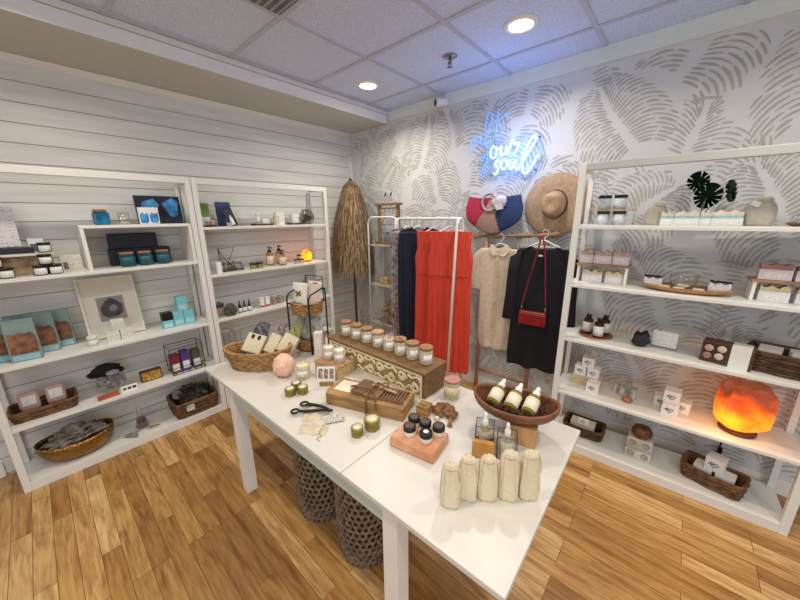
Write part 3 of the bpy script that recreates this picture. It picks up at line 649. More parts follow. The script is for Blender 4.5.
# ------------------------------------------------------------------ second unit on the shiplap wall
carton('book_card', 'green and white card leaning against the unit post on the top shelf', 'card', (.17, -1.745, B1), .085, .006, .19, M('green_card', (120, 158, 70), .5, var=.12), FX, panels=(('printed_panel', -.48, .48, .02, .42, print_label),), lean=R(-8))
t = thing('shell_dish', 'brown dish of pink and white shells in front of the green card', 'dish', (.245, -1.735, B1))
MB().lathe([(.04, 0), (.058, .012), (.055, .014), (.035, .005), (0, .005)], 24, cap=False).build('dish', dark_wood, t)
mb = MB()
for i in range(16):
    a = rnd.uniform(0, 6.3); q = .034*math.sqrt(rnd.random()); mb.blob((q*math.cos(a), q*math.sin(a), .018+.002*i), (.026, .022, .016), .3, 3, i, 2)
mb.build('shells', M('pink_shells', (214, 178, 168), .4, var=.2, scale=50), t)['kind'] = 'stuff'
carton('book_card', 'navy illustrated card standing at the back of the top shelf', 'card', (.13, -1.575, B1), .125, .006, .205, M('navy_print', (58, 72, 110), .5, var=.25, scale=20), FX, lean=R(-7))
t = carton('book_card', 'dark card with white bottle picture leaning before the navy card', 'card', (.205, -1.535, B1), .075, .006, .15, M('ink_card', (36, 42, 58), .5, var=.1), R(96), lean=R(-10))
t.rotation_euler.y = R(-14)
mb = MB(); mb.prism([(-.014, .012), (.014, .012), (.014, .07), (.006, .08), (.006, .095), (-.006, .095), (-.006, .08), (-.014, .07)], -.0045, -.003); mb.build('printed_bottle', paper, t)
jar('crystal_pot', 'small clear pot of pale crystals at the foot of the ink dark card', 'jar', (.27, -1.60, B1), .022, .035, clear, fill=M('pale_crystal_fill', (222, 214, 206), .5, var=.2, scale=80), fill_h=.9)
for y, lb in ((-1.285, 'dark wood tray under the white tube and square jar'), (-.935, 'dark wood tray beside the bubble vase')):
    t = thing('wood_tray', lb, 'tray', (.205, y, B1), R(90), 'dark trays on the top shelf')
    MB().box((0, 0, .005), (.17 if y < -1 else .15, .10, .01)).build('base', dark_wood, t, .003)
    mb = MB()
    w_ = .085 if y < -1 else .075
    mb.box((0, -.047, .013), (2*w_, .006, .006)); mb.box((0, .047, .013), (2*w_, .006, .006)); mb.box((-w_+.003, 0, .013), (.006, .088, .006)); mb.box((w_-.003, 0, .013), (.006, .088, .006)); mb.build('edge', dark_wood, t)
tz = B1+.0105
jar('cream_tube', 'tall white tube standing on the dark tray', 'tube', (.20, -1.318, tz), .019, .098, white_paint, lid=paper, lid_h=.025, lab=print_label, lab_z=(.2, .7), rz=FX)
carton('cream_jar', 'square white lotion jar on the dark tray beside the tube', 'jar', (.20, -1.252, tz), .066, .055, .048, paper, FX, panels=(('printed_text', -.3, .3, .2, .7, print_label),), bevel=.006)
carton('candle_carton', 'white candle box standing between the two dark trays', 'box', (.19, -1.105, B1), .08, .06, .118, paper, FX, panels=(('printed_text', -.3, .3, .3, .7, print_label),))
jar('candle_glass', 'small white candle glass before the white candle box', 'candle', (.245, -1.165, B1), .026, .085, frost, fill=wax, fill_h=.8)
for z, s_ in ((0, 'lower'), (.047, 'upper')):
    carton('lotion_box', 'white lotion box on the tray by the bubble vase, %s one' % s_, 'box', (.20, -.948, tz+z), .07, .06, .046, paper, FX, 'white lotion boxes', panels=(('printed_text', -.4, .4, .25, .75, print_label),), bevel=.004)
t = thing('bubble_vase', 'round clear bubble vase filled with brown pods at the end of the top shelf', 'vase', (.20, -.80, B1))
MB().lathe([(.035, 0), (.06, .015), (.076, .06), (.07, .10), (.048, .135), (.056, .15), (.052, .15), (.044, .135), (.066, .10), (.072, .06), (.055, .018), (0, .006)], 32, cap=False).build('glass', GLASS('bubble_glass', (232, 230, 224), .6), t)
mb = MB()
for i in range(40):
    a = rnd.uniform(0, 6.3); q = .05*math.sqrt(rnd.random()); mb.blob((q*math.cos(a), q*math.sin(a), .028+.0016*i), (.03, .028, .024), .3, 3, i, 1)
mb.build('pods', M('brown_pods', (130, 92, 62), .7, var=.35, scale=50), t)['kind'] = 'stuff'
# ---- second shelf of this unit
jar('pillar_candle', 'small white pillar candle at the post end of the terrarium shelf', 'candle', (.255, -1.728, B2), .023, .095, M('white_wax', (240, 238, 232), .4, var=.02), n=20)
t = thing('terrarium', 'open geometric glass terrarium with brass edges on a brass tray', 'terrarium', (.185, -1.60, B2), R(90))
br = [(-.085, -.05), (.085, -.05), (.095, .03), (0, .07), (-.09, .03)]
mb = MB(); mb.tube([(x, y, .004) for x, y in br], .003, 6, closed=True); mb.tube([(x*.9, y*.9, .062) for x, y in br], .003, 6, closed=True)
top = (-.085, .02, .195)
for x, y in br: mb.tube([(x, y, .004), (x*.9, y*.9, .062)], .003, 6)
for i in (0, 3, 4): mb.tube([(br[i][0]*.9, br[i][1]*.9, .062), top], .0028, 6)
mb.tube([top, (.055, .03, .205), (br[3][0]*.9, br[3][1]*.9, .062)], .0028, 6)
mb.build('brass_frame', M('aged_brass', (110, 88, 58), .4, .8), t)
mb = MB(); P5 = [(x, y, .005) for x, y in br]; Q5 = [(x*.9, y*.9, .061) for x, y in br]
mb.add(P5+Q5, [(i, (i+1) % 5, 5+(i+1) % 5, 5+i) for i in range(5)]); mb.add([Q5[3], top, (.055, .03, .205)], [(0, 1, 2)]); mb.add([Q5[4], top, Q5[3]], [(0, 1, 2)])
mb.build('glass', clear, t)
MB().slab([(x*.96, y*.96) for x, y in br], .001, .0035).build('brass_tray', gold_metal, t)
mb = MB(); mb.blob((0, .0, .02), (.10, .06, .03), .4, 3, 3, 3, smooth=False); leafy(mb, (0, 0, .03), 16, .03, .05, .035, 8); mb.build('moss', M('moss_brown', (116, 92, 60), .9, var=.3, scale=40), t)
for y, s_ in ((-1.435, 'nearer the terrarium'), (-1.372, 'nearer the pump bottles')):
    jar('salve_tin', 'olive green salve tin with dark lid, '+s_, 'tin', (.245, y, B2), .029, .056, M('olive_tin', (150, 152, 88), .35, .3), lid=M('bronze_lid', (86, 72, 48), .3, .6), lid_h=.018, rz=FX, group='olive salve tins on the terrarium shelf')
for x, y, h_, s_ in ((.175, -1.232, .185, 'at the green tins end'), (.14, -1.115, .19, 'at the back near the salt lamp'), (.25, -1.145, .155, 'the short one in front')):
    bottle('pump_bottle', 'amber pump bottle with black pump, '+s_, 'bottle', (x, y, B2), .034, h_, GLASS('pale_amber', (222, 190, 140), .5, .05, body=.25), black_plastic, 'pump', lab=LABEL('amber_label', (232, 214, 182), (150, 120, 84), 7), rz=FX, group='amber pump bottles', hb=.70)
for y, z, s_ in ((-.985, 0, 'lower one towards the pump bottles'), (-.93, 0, 'lower one touching the lamp side'), (-.955, .044, 'upper one of the three')):
    jar('scrub_jar', 'tiny brown lidded jar by the salt lamp, '+s_, 'jar', (.245, y, B2+z), .0255, .043, frost, fill=M('scrub_pink', (214, 178, 150), .6), fill_h=.9, lid=M('brown_lid', (92, 52, 38), .4), lid_h=.013, rz=FX, group='tiny brown lidded jars')
def salt_emit(name, lo, hi, z0, z1, s0, s1):
    m, nt, out = nodes_of(name); L = nt.links.new
    b = N(nt, 'ShaderNodeBsdfPrincipled', i_Roughness=.5); L(b.outputs[0], out.inputs[0])
    tc = N(nt, 'ShaderNodeTexCoord'); sx = N(nt, 'ShaderNodeSeparateXYZ'); L(tc.outputs['Object'], sx.inputs[0])
    mr = N(nt, 'ShaderNodeMapRange'); mr.inputs[1].default_value = z0; mr.inputs[2].default_value = z1; L(sx.outputs['Z'], mr.inputs[0])
    nz = N(nt, 'ShaderNodeTexNoise', i_Scale=11.0, i_Detail=4.0, i_Distortion=.6); L(tc.outputs['Object'], nz.inputs['Vector'])
    ad = N(nt, 'ShaderNodeMath', operation='MULTIPLY_ADD'); ad.inputs[1].default_value = .9; L(nz.outputs['Fac'], ad.inputs[0]); L(mr.outputs[0], ad.inputs[2])
    f = N(nt, 'ShaderNodeMath', operation='SUBTRACT'); f.inputs[1].default_value = .45; L(ad.outputs[0], f.inputs[0])
    col = ramp(nt, f.outputs[0], [(0, lin((255, 164, 34))), (.26, lin((255, 132, 22))), (.46, lin((214, 84, 22))), (.68, lin((150, 60, 30))), (.9, lin((190, 120, 88)))])
    L(col, b.inputs['Emission Color']); L(col, b.inputs['Base Color'])
    st = N(nt, 'ShaderNodeMapRange'); st.inputs[1].default_value = .1; st.inputs[2].default_value = .8; st.inputs[3].default_value = s0; st.inputs[4].default_value = s1; L(f.outputs[0], st.inputs[0]); L(st.outputs[0], b.inputs['Emission Strength'])
    bp = N(nt, 'ShaderNodeBump', i_Strength=.5, i_Distance=.01); L(nz.outputs['Fac'], bp.inputs['Height']); L(bp.outputs[0], b.inputs['Normal']); return m
t = thing('salt_lamp', 'small glowing orange salt lamp on the second shiplap unit', 'lamp', (.20, -.838, B2))
MB().blob((0, 0, .065), (.11, .115, .118), .25, 2, 4, 3, flat=-.9).build('salt_rock', salt_emit('salt_glow_small', 0, 0, -.05, .35, 2.4, 1.6), t)
MB().cyl((0, 0, 0), .04, .013).build('base', dark_wood, t, .002)
# ---- third shelf
t = thing('planter', 'pinkish square planter of grey succulents at the post end', 'planter', (.16, -1.752, B3), R(90))
mb = MB(); mb.box((0, 0, .035), (.088, .088, .07), 1.1); mb.build('pot', M('blush_pot', (190, 160, 142), .6, var=.08), t, .004)
mb = MB(); leafy(mb, (0, 0, .07), 90, .045, .06, .03, 12); mb.build('succulent', M('grey_succulent', (112, 116, 116), .6, var=.35, scale=50), t)
t = thing('geode', 'dark green moss geode standing on the third shelf before the planter', 'geode', (.262, -1.69, B3))
MB().blob((0, 0, .05), (.09, .10, .115), .3, 3, 8, 4, flat=-.85).build('stone', M('moss_stone', (94, 98, 84), .8, var=.4, scale=50, bump=.6, col2=(40, 44, 36)), t)
for y, s_ in ((-1.598, 'nearest the geode'), (-1.556, 'in the middle'), (-1.512, 'furthest from the geode')):
    bottle('dropper_bottle', 'small black dropper bottle with white label, '+s_, 'bottle', (.235, y, B3), .0165, .11, M('black_glass', (30, 30, 34), .15), black_plastic, 'dropper', lab=print_label, rz=FX, group='black dropper bottles', hb=.55)
for y, s_ in ((-1.39, 'beside the dropper bottles'), (-1.334, 'beside the pink glass jars')):
    t = jar('lotion_tube', 'white tube with red base band, '+s_, 'tube', (.235, y, B3), .022, .10, white_paint, lid=paper, lid_h=.01, rz=FX, group='white tubes with a red band')
    MB().arc_band(.0224, .010, .026, R(-170), R(-10)).build('red_band', M('red_band', (186, 44, 52), .5), t)
for y, s_ in ((-1.25, 'nearer the white tubes'), (-1.185, 'nearer the black wire stand')):
    jar('bath_jar', 'clear glass jar half full of pink salts, '+s_, 'jar', (.20, y, B3), .029, .10, clear, fill=M('pink_salts', (206, 158, 144), .7, var=.2, scale=90), fill_h=.5, lid=M('glass_lid', (216, 214, 210), .3), lid_h=.02, rz=FX, group='pink salt jars on the third shelf')
for y, s_ in ((-1.735, 'beside the unit post'), (-1.645, 'partly behind the sock basket')):
    jar('apothecary_jar', 'tall clear jar with dark base on the fourth shelf, '+s_, 'jar', (.20, y, B4), .034, .26, clear, fill=M('dark_fill', (44, 44, 50), .7, var=.2), fill_h=.42, lid=frost, lid_h=.04, rz=FX, group='tall clear jars on the fourth shelf')
# ------------------------------------------------------------------ unit against the leaf wallpaper
def soap(label, loc, w, d, h, top, band=paper, rz=0, group=None, stripe=None, seed=1):
    t = thing('soap_bar', label, 'soap', loc, rz, group)
    g = random.Random(seed); n = 9
    up = [(w/2-w*i/(n-1), h-.006+.008*math.sin(i*1.7+seed)+g.uniform(-.003, .003)) for i in range(n)]
    MB().prism([(-w/2, 0), (w/2, 0)]+up, -d/2, d/2).build('soap', top, t, .002)
    mb = MB(); hb = .46 if stripe else .62; mb.box((0, 0, h*hb/2+.001), (w+.003, d+.003, h*hb)); mb.build('paper_band', band, t, .001)
    MB().box((0, -d/2-.0022, h*hb/2), (w*.7, .001, h*hb*.55)).build('printed_text', print_label, t)
    if stripe: MB().box((0, 0, h*.575), (w+.0012, d+.0012, h*.18)).build('colour_stripe', stripe, t)
    return t
white_glass = M('white_tub', (206, 214, 220), .3, var=.1, scale=40)
# top shelf
t = thing('jar_stand', 'small two tier clear stand with a wooden ledge holding black lidded jars', 'stand', (2.80, -.215, R1))
MB().box((0, 0, .0935), (.25, .085, .008)).build('ledge', pale_wood, t, .001)
for x in (-.122, .122): MB().box((x, 0, .0447), (.004, .085, .0893)).build('side_panel', acrylic, t)
zl = R1+.098
for x, z, s_ in ((2.755, R1, 'lower tier, nearer the post'), (2.842, R1, 'lower tier, nearer the linen pouch'), (2.752, zl, 'wooden ledge, nearer the post'), (2.838, zl, 'wooden ledge, nearer the linen pouch')):
    jar('bath_salt_jar', 'white salt jar with black lid on the %s' % s_, 'jar', (x, -.215, z), .036, .086, white_glass, lid=black_plastic, lid_h=.018, lab=LABEL('jar_label', (228, 232, 234), (112, 118, 124), 7, .48), lab_z=(.12, .85), group='black lidded jars on the clear stand', span=65)
def pouch(name, label, loc, w, d, h, mat, rz=0, group=None, neck=.55, seed=1, tie=None, lean=0, ry=0, nz=.78, loaf=False):
    """gathered drawstring pouch"""
    t = thing(name, label, 'pouch', loc, rz, group, rx=lean, ry=ry)
    g = random.Random(seed); n = 40; rows = 15; vs = []; ph = [g.uniform(0, 6.3) for _ in range(4)]
    for j in range(rows):
        q = j/(rows-1); z = h*q
        k = (.86+.14*math.sin(min(1, q/.35)*PI/2)) if q < nz-.2 else None
        if k is None:
            if q < nz: u = (q-(nz-.2))/.2; k = 1-(1-neck)*(u*u*(3-2*u))
            else: u = (q-nz)/(1-nz); k = neck*(1-.25*u*u)+(.08*math.sin(u*PI))
        if loaf:
            k = (.90+.10*math.sin(min(1, q/.25)*PI/2))*(1-.16*max(0, (q-.25)/.75)**1.4)*(1 if q < .80 else 1-.52*((q-.80)/.20)**2.2)
        for i in range(n):
            a = 2*PI*i/n; e = 3.2 if q < .5 else 2.4
            ca, sa = math.cos(a), math.sin(a)
            x = math.copysign(abs(ca)**(2/e), ca); y = math.copysign(abs(sa)**(2/e), sa)
            amp = (.05+.13*q) if loaf else .035+.22*max(0, (q-.45))**1.2
            wv = 1+amp*(math.sin(9*a+ph[0]+q*2)*.6+math.sin(14*a+ph[1])*.4)+.03*math.sin(3*a+ph[2]+q*5)
            zz = z+(.002*h/.18*math.sin(5*a+ph[3]) if q > .95 else 0)
            vs.append((x*w/2*k*wv, y*d/2*k*wv*(1-.35*q if loaf else 1 if q < nz-.2 else min(1, .7+.3*(1-q))), zz))
    fs = [tuple(range(n))[::-1]]
    for j in range(rows-1):
        for i in range(n): fs.append((j*n+i, j*n+(i+1) % n, (j+1)*n+(i+1) % n, (j+1)*n+i))
    c = len(vs); vs.append((0, 0, h*.9)); fs += [((rows-1)*n+i, (rows-1)*n+(i+1) % n, c) for i in range(n)]
    MB().add(vs, fs, True).build('cloth', mat, t)
    rz_ = nz*h; mb = MB(); neck = .70 if loaf else neck
    ring = [(math.cos(2*PI*i/24)*w/2*(neck+.06), math.sin(2*PI*i/24)*d/2*(neck+.06)*.9, rz_) for i in range(24)]
    mb.tube(ring, w*.018, 6, closed=True)
    mb.tube(spline([(w*.5*neck, -d*.2, rz_), (w*.5*neck+w*.08, -d*.28, rz_-h*.08), (w*.5*neck+w*.12, -d*.3, rz_-h*.26)], 5), w*.016, 6)
    mb.build('drawstring', tie or M('cord_cream', (190, 172, 138), .8), t)
    return t
grey_linen = M('grey_linen', (186, 178, 162), .9, var=.05, scale=50, bump=.4, bscale=200)
pouch('linen_pouch', 'slumped grey linen pouch tied at the neck, behind blue striped soaps', (3.018, -.19, R1), .105, .07, .145, grey_linen, R(4), neck=.5, seed=4, ry=R(10))
t = pouch('linen_pouch', 'upright grey linen pouch with a white tag, beside the striped soaps', (3.455, -.19, R1), .115, .07, .145, grey_linen, 0, neck=.62, seed=9, nz=.84)
mb = MB().at((-.028, -.046, .112), rz=R(18), ry=R(20)); mb.box((0, 0, 0), (.036, .0016, .024)); mb.build('tag', paper, t)
cream_soap = M('cream_soap', (226, 208, 186), .5, var=.12, scale=40)
sea = M('sea_stripe', (150, 196, 200), .5, var=.15, scale=40)
for x, w_, y, s_ in ((3.085, .06, -.225, 'at the end beside the slumped linen pouch'), (3.170, .105, -.232, 'under the monstera leaf, second from slumped pouch'), (3.252, .052, -.225, 'third from the slumped pouch'), (3.335, .118, -.235, 'the one beside the tagged pouch')):
    soap('cream soap bar with sea blue stripe, '+s_, (x, y, R1), w_, .045, .082, cream_soap, M('pale_band', (224, 226, 224), .6, var=.04), group='striped soaps on the top shelf', stripe=sea, seed=int(x*100) % 17)
t = thing('monstera_plant', 'dark green split leaf monstera stems standing behind the striped soaps', 'plant', (3.23, -.14, R1))
leafm = M('monstera_green', (20, 52, 36), .4, var=.3, scale=30)
MB().cyl((0, 0, 0), .03, .05, 20, .034).build('pot', white_paint, t)
mb = MB()
tips = [((-.035, .0, .225), -12, .088, R(-25)), ((.005, -.02, .140), 8, .108, R(14)), ((.105, .0, .165), 62, .09, R(-8))]
for (x, y, z), yaw, s_, roll in tips: mb.tube(spline([(0, 0, .045), (x*.4, y*.4, z*.7), (x, y, z)], 6), .0022, 6)
mb.build('stem', leafm, t)
for (x, y, z), yaw, s_, roll in tips:
    out = []
    for k in range(173):
        th = R(-172+2*k); ph = abs(math.degrees(th)); rr_ = .50*(1+.22*math.cos(th)+.10*math.cos(2*th))
        for c_ in (28, 58, 88, 118, 146):
            if abs(ph-c_) < 2.5: rr_ *= .55
        out.append((rr_*math.sin(th), .42+rr_*math.cos(th)))
    mb = MB().at((x, y, z), rz=R(yaw), ry=roll, rx=R(-8)); s2 = s_*1.22
    half = [(a*s2, .004*(1 if i % 2 else -1), (b-.35)*s2) for i, (a, b) in enumerate(out)]
    ctr = len(half); mb.add(half+[(0, .006, .15*s2)], [(i, (i+1) % ctr, ctr) for i in range(ctr)]); mb.build('leaf', leafm, t)
t = thing('cloche_dish', 'brown wooden dish under a small glass dome at the end of the top shelf', 'dish', (3.60, -.20, R1))
MB().lathe([(.03, 0), (.052, .014), (.05, .018), (0, .014)], 28, cap=False).build('dish', M('red_wood', (140, 84, 58), .45, var=.2, scale=20), t)
MB().lathe([(.040, .0185), (.040, .045), (.030, .066), (.008, .076), (.008, .086), (.0, .088)], 28, cap=False).build('dome', clear, t)
# second shelf: two wooden risers with soaps
def soap_riser(label, x, y, w, h):
    t = thing('soap_riser', label, 'riser', (x, y, R2_), RZ, 'wood topped soap risers')
    MB().box((0, 0, h-.005), (w, .13, .01)).build('top_board', lid_wood, t, .001)
    for sx_ in (-1, 1): MB().box((sx_*(w/2-.016), 0, (h-.0105)/2), (.014, .12, h-.0105)).build('side_panel', white_paint, t, .001)
soap_riser('wood topped riser at the post end with pink soaps on it', 2.803, -.25, .30, .122)
soap_riser('wood topped riser at the end beyond the oval tray, pink soaps on it', 3.62, -.255, .30, .110)
pink_soap = M('pink_soap', (206, 170, 156), .5, var=.2, scale=30)
lil = M('lilac_band', (222, 214, 222), .6, var=.04)
zt = R2_+.1225
for x, w_, s_ in ((2.702, .078, 'end one by the post'), (2.797, .098, 'middle one'), (2.896, .086, 'end one nearer the glass bowl')):
    soap('pink soap on the riser by the post, '+s_, (x, -.25+(x-2.80)*.04, zt), w_, .05, .088, pink_soap, lil, RZ, 'pink soaps on the riser by the post', seed=int(x*50) % 13)
yel = M('butter_soap', (226, 208, 160), .5, var=.14, scale=30)
for x, w_, s_ in ((2.752, .112, 'nearer the post'), (2.878, .10, 'nearer the oval tray')):
    soap('butter yellow soap in white band under the riser by the post, '+s_, (x, -.265+(x-2.80)*.04, R2_), w_, .05, .083, yel, lil, RZ, 'butter soaps under the first riser', seed=int(x*60) % 13)
zt2 = R2_+.1105
mauve = M('mauve_soap', (176, 122, 112), .5, var=.25, scale=30)
for x, w_, s_ in ((3.552, .112, 'in full view'), (3.672, .10, 'cut by the picture edge')):
    soap('mauve topped soap on the riser beyond the oval tray, '+s_, (x, -.262+(x-3.62)*.04, zt2), w_, .05, .083, mauve, lil, RZ, 'mauve soaps on the far riser', seed=int(x*70) % 13)
for x, w_, s_ in ((3.565, .105, 'in full view'), (3.69, .10, 'cut by the picture edge')):
    soap('butter yellow soap under the riser beyond the oval tray, '+s_, (x, -.272+(x-3.62)*.04, R2_), w_, .05, .085, yel, M('white_band', (232, 232, 232), .6), RZ, 'butter soaps under the far riser', seed=int(x*80) % 13)
t = thing('oval_tray', 'long oval wooden tray with glass bowl and small soaps on it', 'tray', (3.225, -.275, R2_), R(0))
mb = MB(); rows = []
boat(mb, .205, .095, .030, .006); mb.build('tray', M('mango_wood', (190, 138, 84), .5, var=.2, scale=8, stretch=(1, 7, 7)), t)
zz = R2_+.0075
t = thing('glass_bowl', 'clear glass bowl with folded paper standing in the oval wooden tray', 'bowl', (3.215, -.262, zz))
MB().lathe([(.03, 0), (.046, .01), (.067, .055), (.066, .088), (.068, .092), (.063, .09), (.063, .056), (.042, .014), (0, .006)], 32, cap=False).build('glass', clear, t)
MB().tube([(.066*math.cos(a*PI/20), .066*math.sin(a*PI/20), .091) for a in range(40)], .0016, 6, closed=True).build('rim', M('glass_rim', (168, 158, 128), .3), t)
MB().blob((0, 0, .024), (.07, .06, .026), .3, 3, 3, 2, smooth=False).build('folded_paper', cream_paper, t)
for x, y, w_, s_, rz_ in ((3.075, -.268, .085, 'at the post end of', .1), (3.37, -.27, .088, 'at the far end of', -.12)):
    t = soap('white soap topped with black crumbs %s the oval tray' % s_, (x, y, zz+.014), w_, .04, .048, M('white_soap', (232, 230, 226), .5), lil, rz_, 'black topped soaps on the oval tray')
    mb = MB(); g = random.Random(2)
    for i in range(14): mb.blob((-w_*.45+w_*.9*i/13, g.uniform(-.012, .012), .052), (.014, .016, .014), .3, 3, i, 1)
    mb.build('charcoal_topping', M('charcoal', (30, 28, 34), .8), t)
for x, y, r_ in ((3.135, -.305, .1), (3.20, -.335, 0), (3.285, -.32, -.1)):
    carton('soap_sample', 'flat cream soap sample lying in the oval tray before the bowl', 'soap', (x, y, zz+.012 if y < -.31 else zz+.01), .05, .028, .014, cream_paper, r_, 'cream soap samples in the oval tray', bevel=.004)
# third shelf
t = thing('copper_tray', 'round copper coloured tray under three amber medicine bottles', 'tray', (2.82, -.255, R3))
MB().lathe([(0, .0005), (.098, .0005), (.104, .012), (.101, .012), (.096, .005), (0, .005)], 40, cap=False).build('tray', M('copper', (196, 134, 96), .4, .5, var=.1), t)
amb = GLASS('brown_glass', (90, 54, 26), .5, .06, body=.5)
for x, y, s_ in ((2.765, -.245, 'nearest the post'), (2.842, -.305, 'the foremost of three'), (2.86, -.205, 'at the back of the tray')):
    bottle('medicine_bottle', 'brown glass bottle with black cap on copper tray, '+s_, 'bottle', (x, y, R3+.0055), .030, .135, amb, black_plastic, 'cap', lab=print_label, group='brown bottles on the copper tray', hb=.84)
t = thing('tourmaline', 'jagged black stone standing on the shelf beside the clear card holder', 'stone', (3.075, -.29, R3))
MB().blob((0, 0, .045), (.098, .07, .10), .55, 2.4, 11, 2, flat=-.85, smooth=False).blob((.02, 0, .07), (.05, .05, .08), .5, 2.5, 3, 2, smooth=False).build('stone', M('black_stone', (26, 26, 34), .45, var=.3, scale=30), t)
t = thing('card_holder', 'clear acrylic stand holding a white printed card on the third shelf', 'card holder', (3.19, -.235, R3), R(-4))
MB().box((0, .012, .0015), (.13, .06, .003)).box((0, 0, .058), (.13, .003, .11)).build('acrylic_stand', acrylic, t)
MB().box((0, -.003, .058), (.12, .0012, .10)).build('printed_card', LABEL('holder_card', (232, 230, 224), (196, 192, 184), 7, .55), t)
t = thing('soap_gift_box', 'brown window box of round bath bombs with a white sleeve', 'box', (3.462, -.298, R3), R(-11))
MB().box((0, 0, .062), (.205, .075, .124)).build('box', M('chocolate_box', (88, 58, 40), .5, var=.1), t, .002)
MB().box((-.045, -.0381, .062), (.10, .0012, .10)).build('window', M('window_dark', (70, 46, 34), .3), t)
for i, (x, z, c) in enumerate(((-.072, .085, (206, 168, 148)), (-.020, .09, (226, 212, 190)), (-.074, .040, (176, 130, 112)), (-.026, .045, (220, 206, 186)))):
    MB().at((x, -.0388, z), rx=R(90)).lathe([(.019, 0), (.019, .003), (.012, .007), (0, .0075)], 20, cap=False).build('bath_bomb', M('bomb_%d' % i, c, .8, var=.15, scale=60), t)
MB().box((.052, 0, .0625), (.075, .079, .1285)).build('paper_sleeve', paper, t, .001)
t = basket('wicker_basket', 'dark wicker basket with white cartons on the third shelf beyond the window box', 'basket', (3.68, -.222, R3), .24, .19, .105, 6, dark_wicker, R(-6), flare=1.06, e=8)
for x, y, s_, rr in ((3.622, -.23, 'nearer the window box', -12), (3.735, -.23, 'nearer the picture edge', -4)):
    carton('white_carton', 'white carton lying in the dark wicker basket, '+s_, 'box', (x, y, R3+.078), .085, .11, .04, paper, R(rr), 'white cartons in the dark basket')
carton('brown_carton', 'brown carton at the back of the dark wicker basket', 'box', (3.67, -.162, R3+.01), .19, .04, .105, M('chocolate_box', (88, 58, 40)), R(-6))
# fourth shelf: cubes printed with a heart, test glasses, salt lamp
t = thing('wood_block', 'pale wooden block under three white heart printed cubes', 'block', (2.80, -.20, R4))
MB().box((0, 0, .034), (.19, .10, .068)).build('block', M('pale_block', (214, 192, 154), .6, var=.1, scale=8, stretch=(1, 8, 8)), t, .003)
ink = M('print_ink', (58, 56, 58), .6)
def cube(label, loc, s, rz=0, group='white heart printed cubes'):
    t = thing('gift_cube', label, 'box', loc, rz, group)
    MB().box((0, 0, s/2), (s, s, s)).build('box', M('white_cube', (236, 234, 230), .5, var=.02), t, .0015)
    mb = MB(); heart(mb, 0, s*.5, s*.22, -s/2-.0004); mb.build('printed_heart', ink, t)
zb = R4+.0685
cube('white cube printed with a heart on the pale block, nearer the post', (2.758, -.205, zb), .074)
cube('white cube printed with a heart on the pale block, nearer the test glasses', (2.840, -.205, zb), .074)
cube('white cube printed with a heart topping the stack on the pale block', (2.80, -.205, zb+.0745), .074)
cube('white cube printed with a heart standing before the pale block', (2.862, -.30, R4), .074)
cube('white heart cube at the bottom of the far stack, front', (3.285, -.285, R4), .078, R(-6))
cube('white heart cube at the top of the far stack', (3.282, -.262, R4+.0785), .078, R(-4))
cube('white heart cube peeking out behind the far stack, post side', (3.235, -.195, R4), .074, R(4))
cube('white heart cube peeking out behind the far stack, lamp side', (3.345, -.20, R4), .072, R(-10))
for x, y, s_ in ((2.985, -.20, 'end one nearer the pale block'), (3.025, -.235, 'second from the pale block'), (3.052, -.175, 'the hindmost'), (3.09, -.235, 'end one nearer the heart cubes')):
    jar('votive_glass', 'small slim glass of white salts beside the shell, '+s_, 'glass', (x, y, R4), .0185, .09, clear, fill=M('white_salts', (226, 218, 208), .7), fill_h=.72, group='slim glasses of white salts')
t = thing('shell', 'small orange brown shell lying before the slim glasses', 'shell', (3.065, -.305, R4))
MB().blob((0, 0, .018), (.058, .042, .036), .5, 3.5, 5, 3, flat=-.95).build('shell', M('orange_shell', (200, 130, 84), .4, var=.35, scale=60), t)
t = thing('salt_lamp', 'large glowing orange salt lamp on the unit against leaf wallpaper', 'lamp', (3.585, -.245, R4))
MB().lathe([(.075, 0), (.08, .004), (.08, .018), (.07, .022)], 32).build('base', dark_wood, t)
MB().blob((0, 0, .165), (.272, .25, .33), .18, 1.6, 13, 5, facet=.80).build('salt_rock', salt_emit('salt_glow_large', 0, 0, .05, .38, .95, .28), t)
# bottom shelf
t = basket('wicker_tray', 'small dark wicker tray of white boxes at the post end of the bottom shelf', 'tray', (2.835, -.225, BASE), .23, .15, .065, 4, dark_wicker, RZ, flare=1.12, e=6, dip=.012)
carton('white_carton', 'long white box lying in the small dark wicker tray', 'box', (2.825, -.215, BASE+.012), .16, .08, .07, cream_paper, RZ)
carton('heart_card', 'white heart printed card leaning on the long white box', 'card', (2.83, -.262, BASE+.075), .075, .004, .055, paper, RZ)
o = COL.objects.get('heart_card'); mb = MB(); heart(mb, 0, .028, .013, -.0025); mb.build('printed_heart', ink, o)
t = thing('marble_stand', 'stepped white marble stand under a round brown pot', 'stand', (3.175, -.235, BASE))
marb = M('white_marble', (220, 214, 202), .35, var=.2, scale=9)
MB().box((0, .02, .06), (.14, .09, .12)).box((0, -.045, .028), (.14, .05, .056)).build('block', marb, t, .004)
for x, z in ((-.038, .03), (.038, .03), (-.038, .085), (.038, .085)): MB().at((x, -.0702 if z < .05 else -.0252, z), rx=R(90)).lathe([(.022, 0), (.022, .004), (.016, .004), (.016, .0005), (0, .0005)], 20, cap=False).build('carved_ring', M('marble_shadow', (176, 168, 152), .5, var=.1), t)
t = thing('round_pot', 'round brown woven pot sitting on the marble stand', 'pot', (3.175, -.215, BASE+.1205))
mb = MB().lathe([(.03, 0), (.05, .012), (.056, .04), (.048, .07), (.03, .08), (.028, .078), (0, .076)], 28, cap=False)
for i in range(7): mb.tube([(math.cos(a*PI/16)*(.036+.021*math.sin((i+.7)/7*PI)), math.sin(a*PI/16)*(.036+.021*math.sin((i+.7)/7*PI)), .008+.0105*i) for a in range(32)], .003, 5, closed=True)
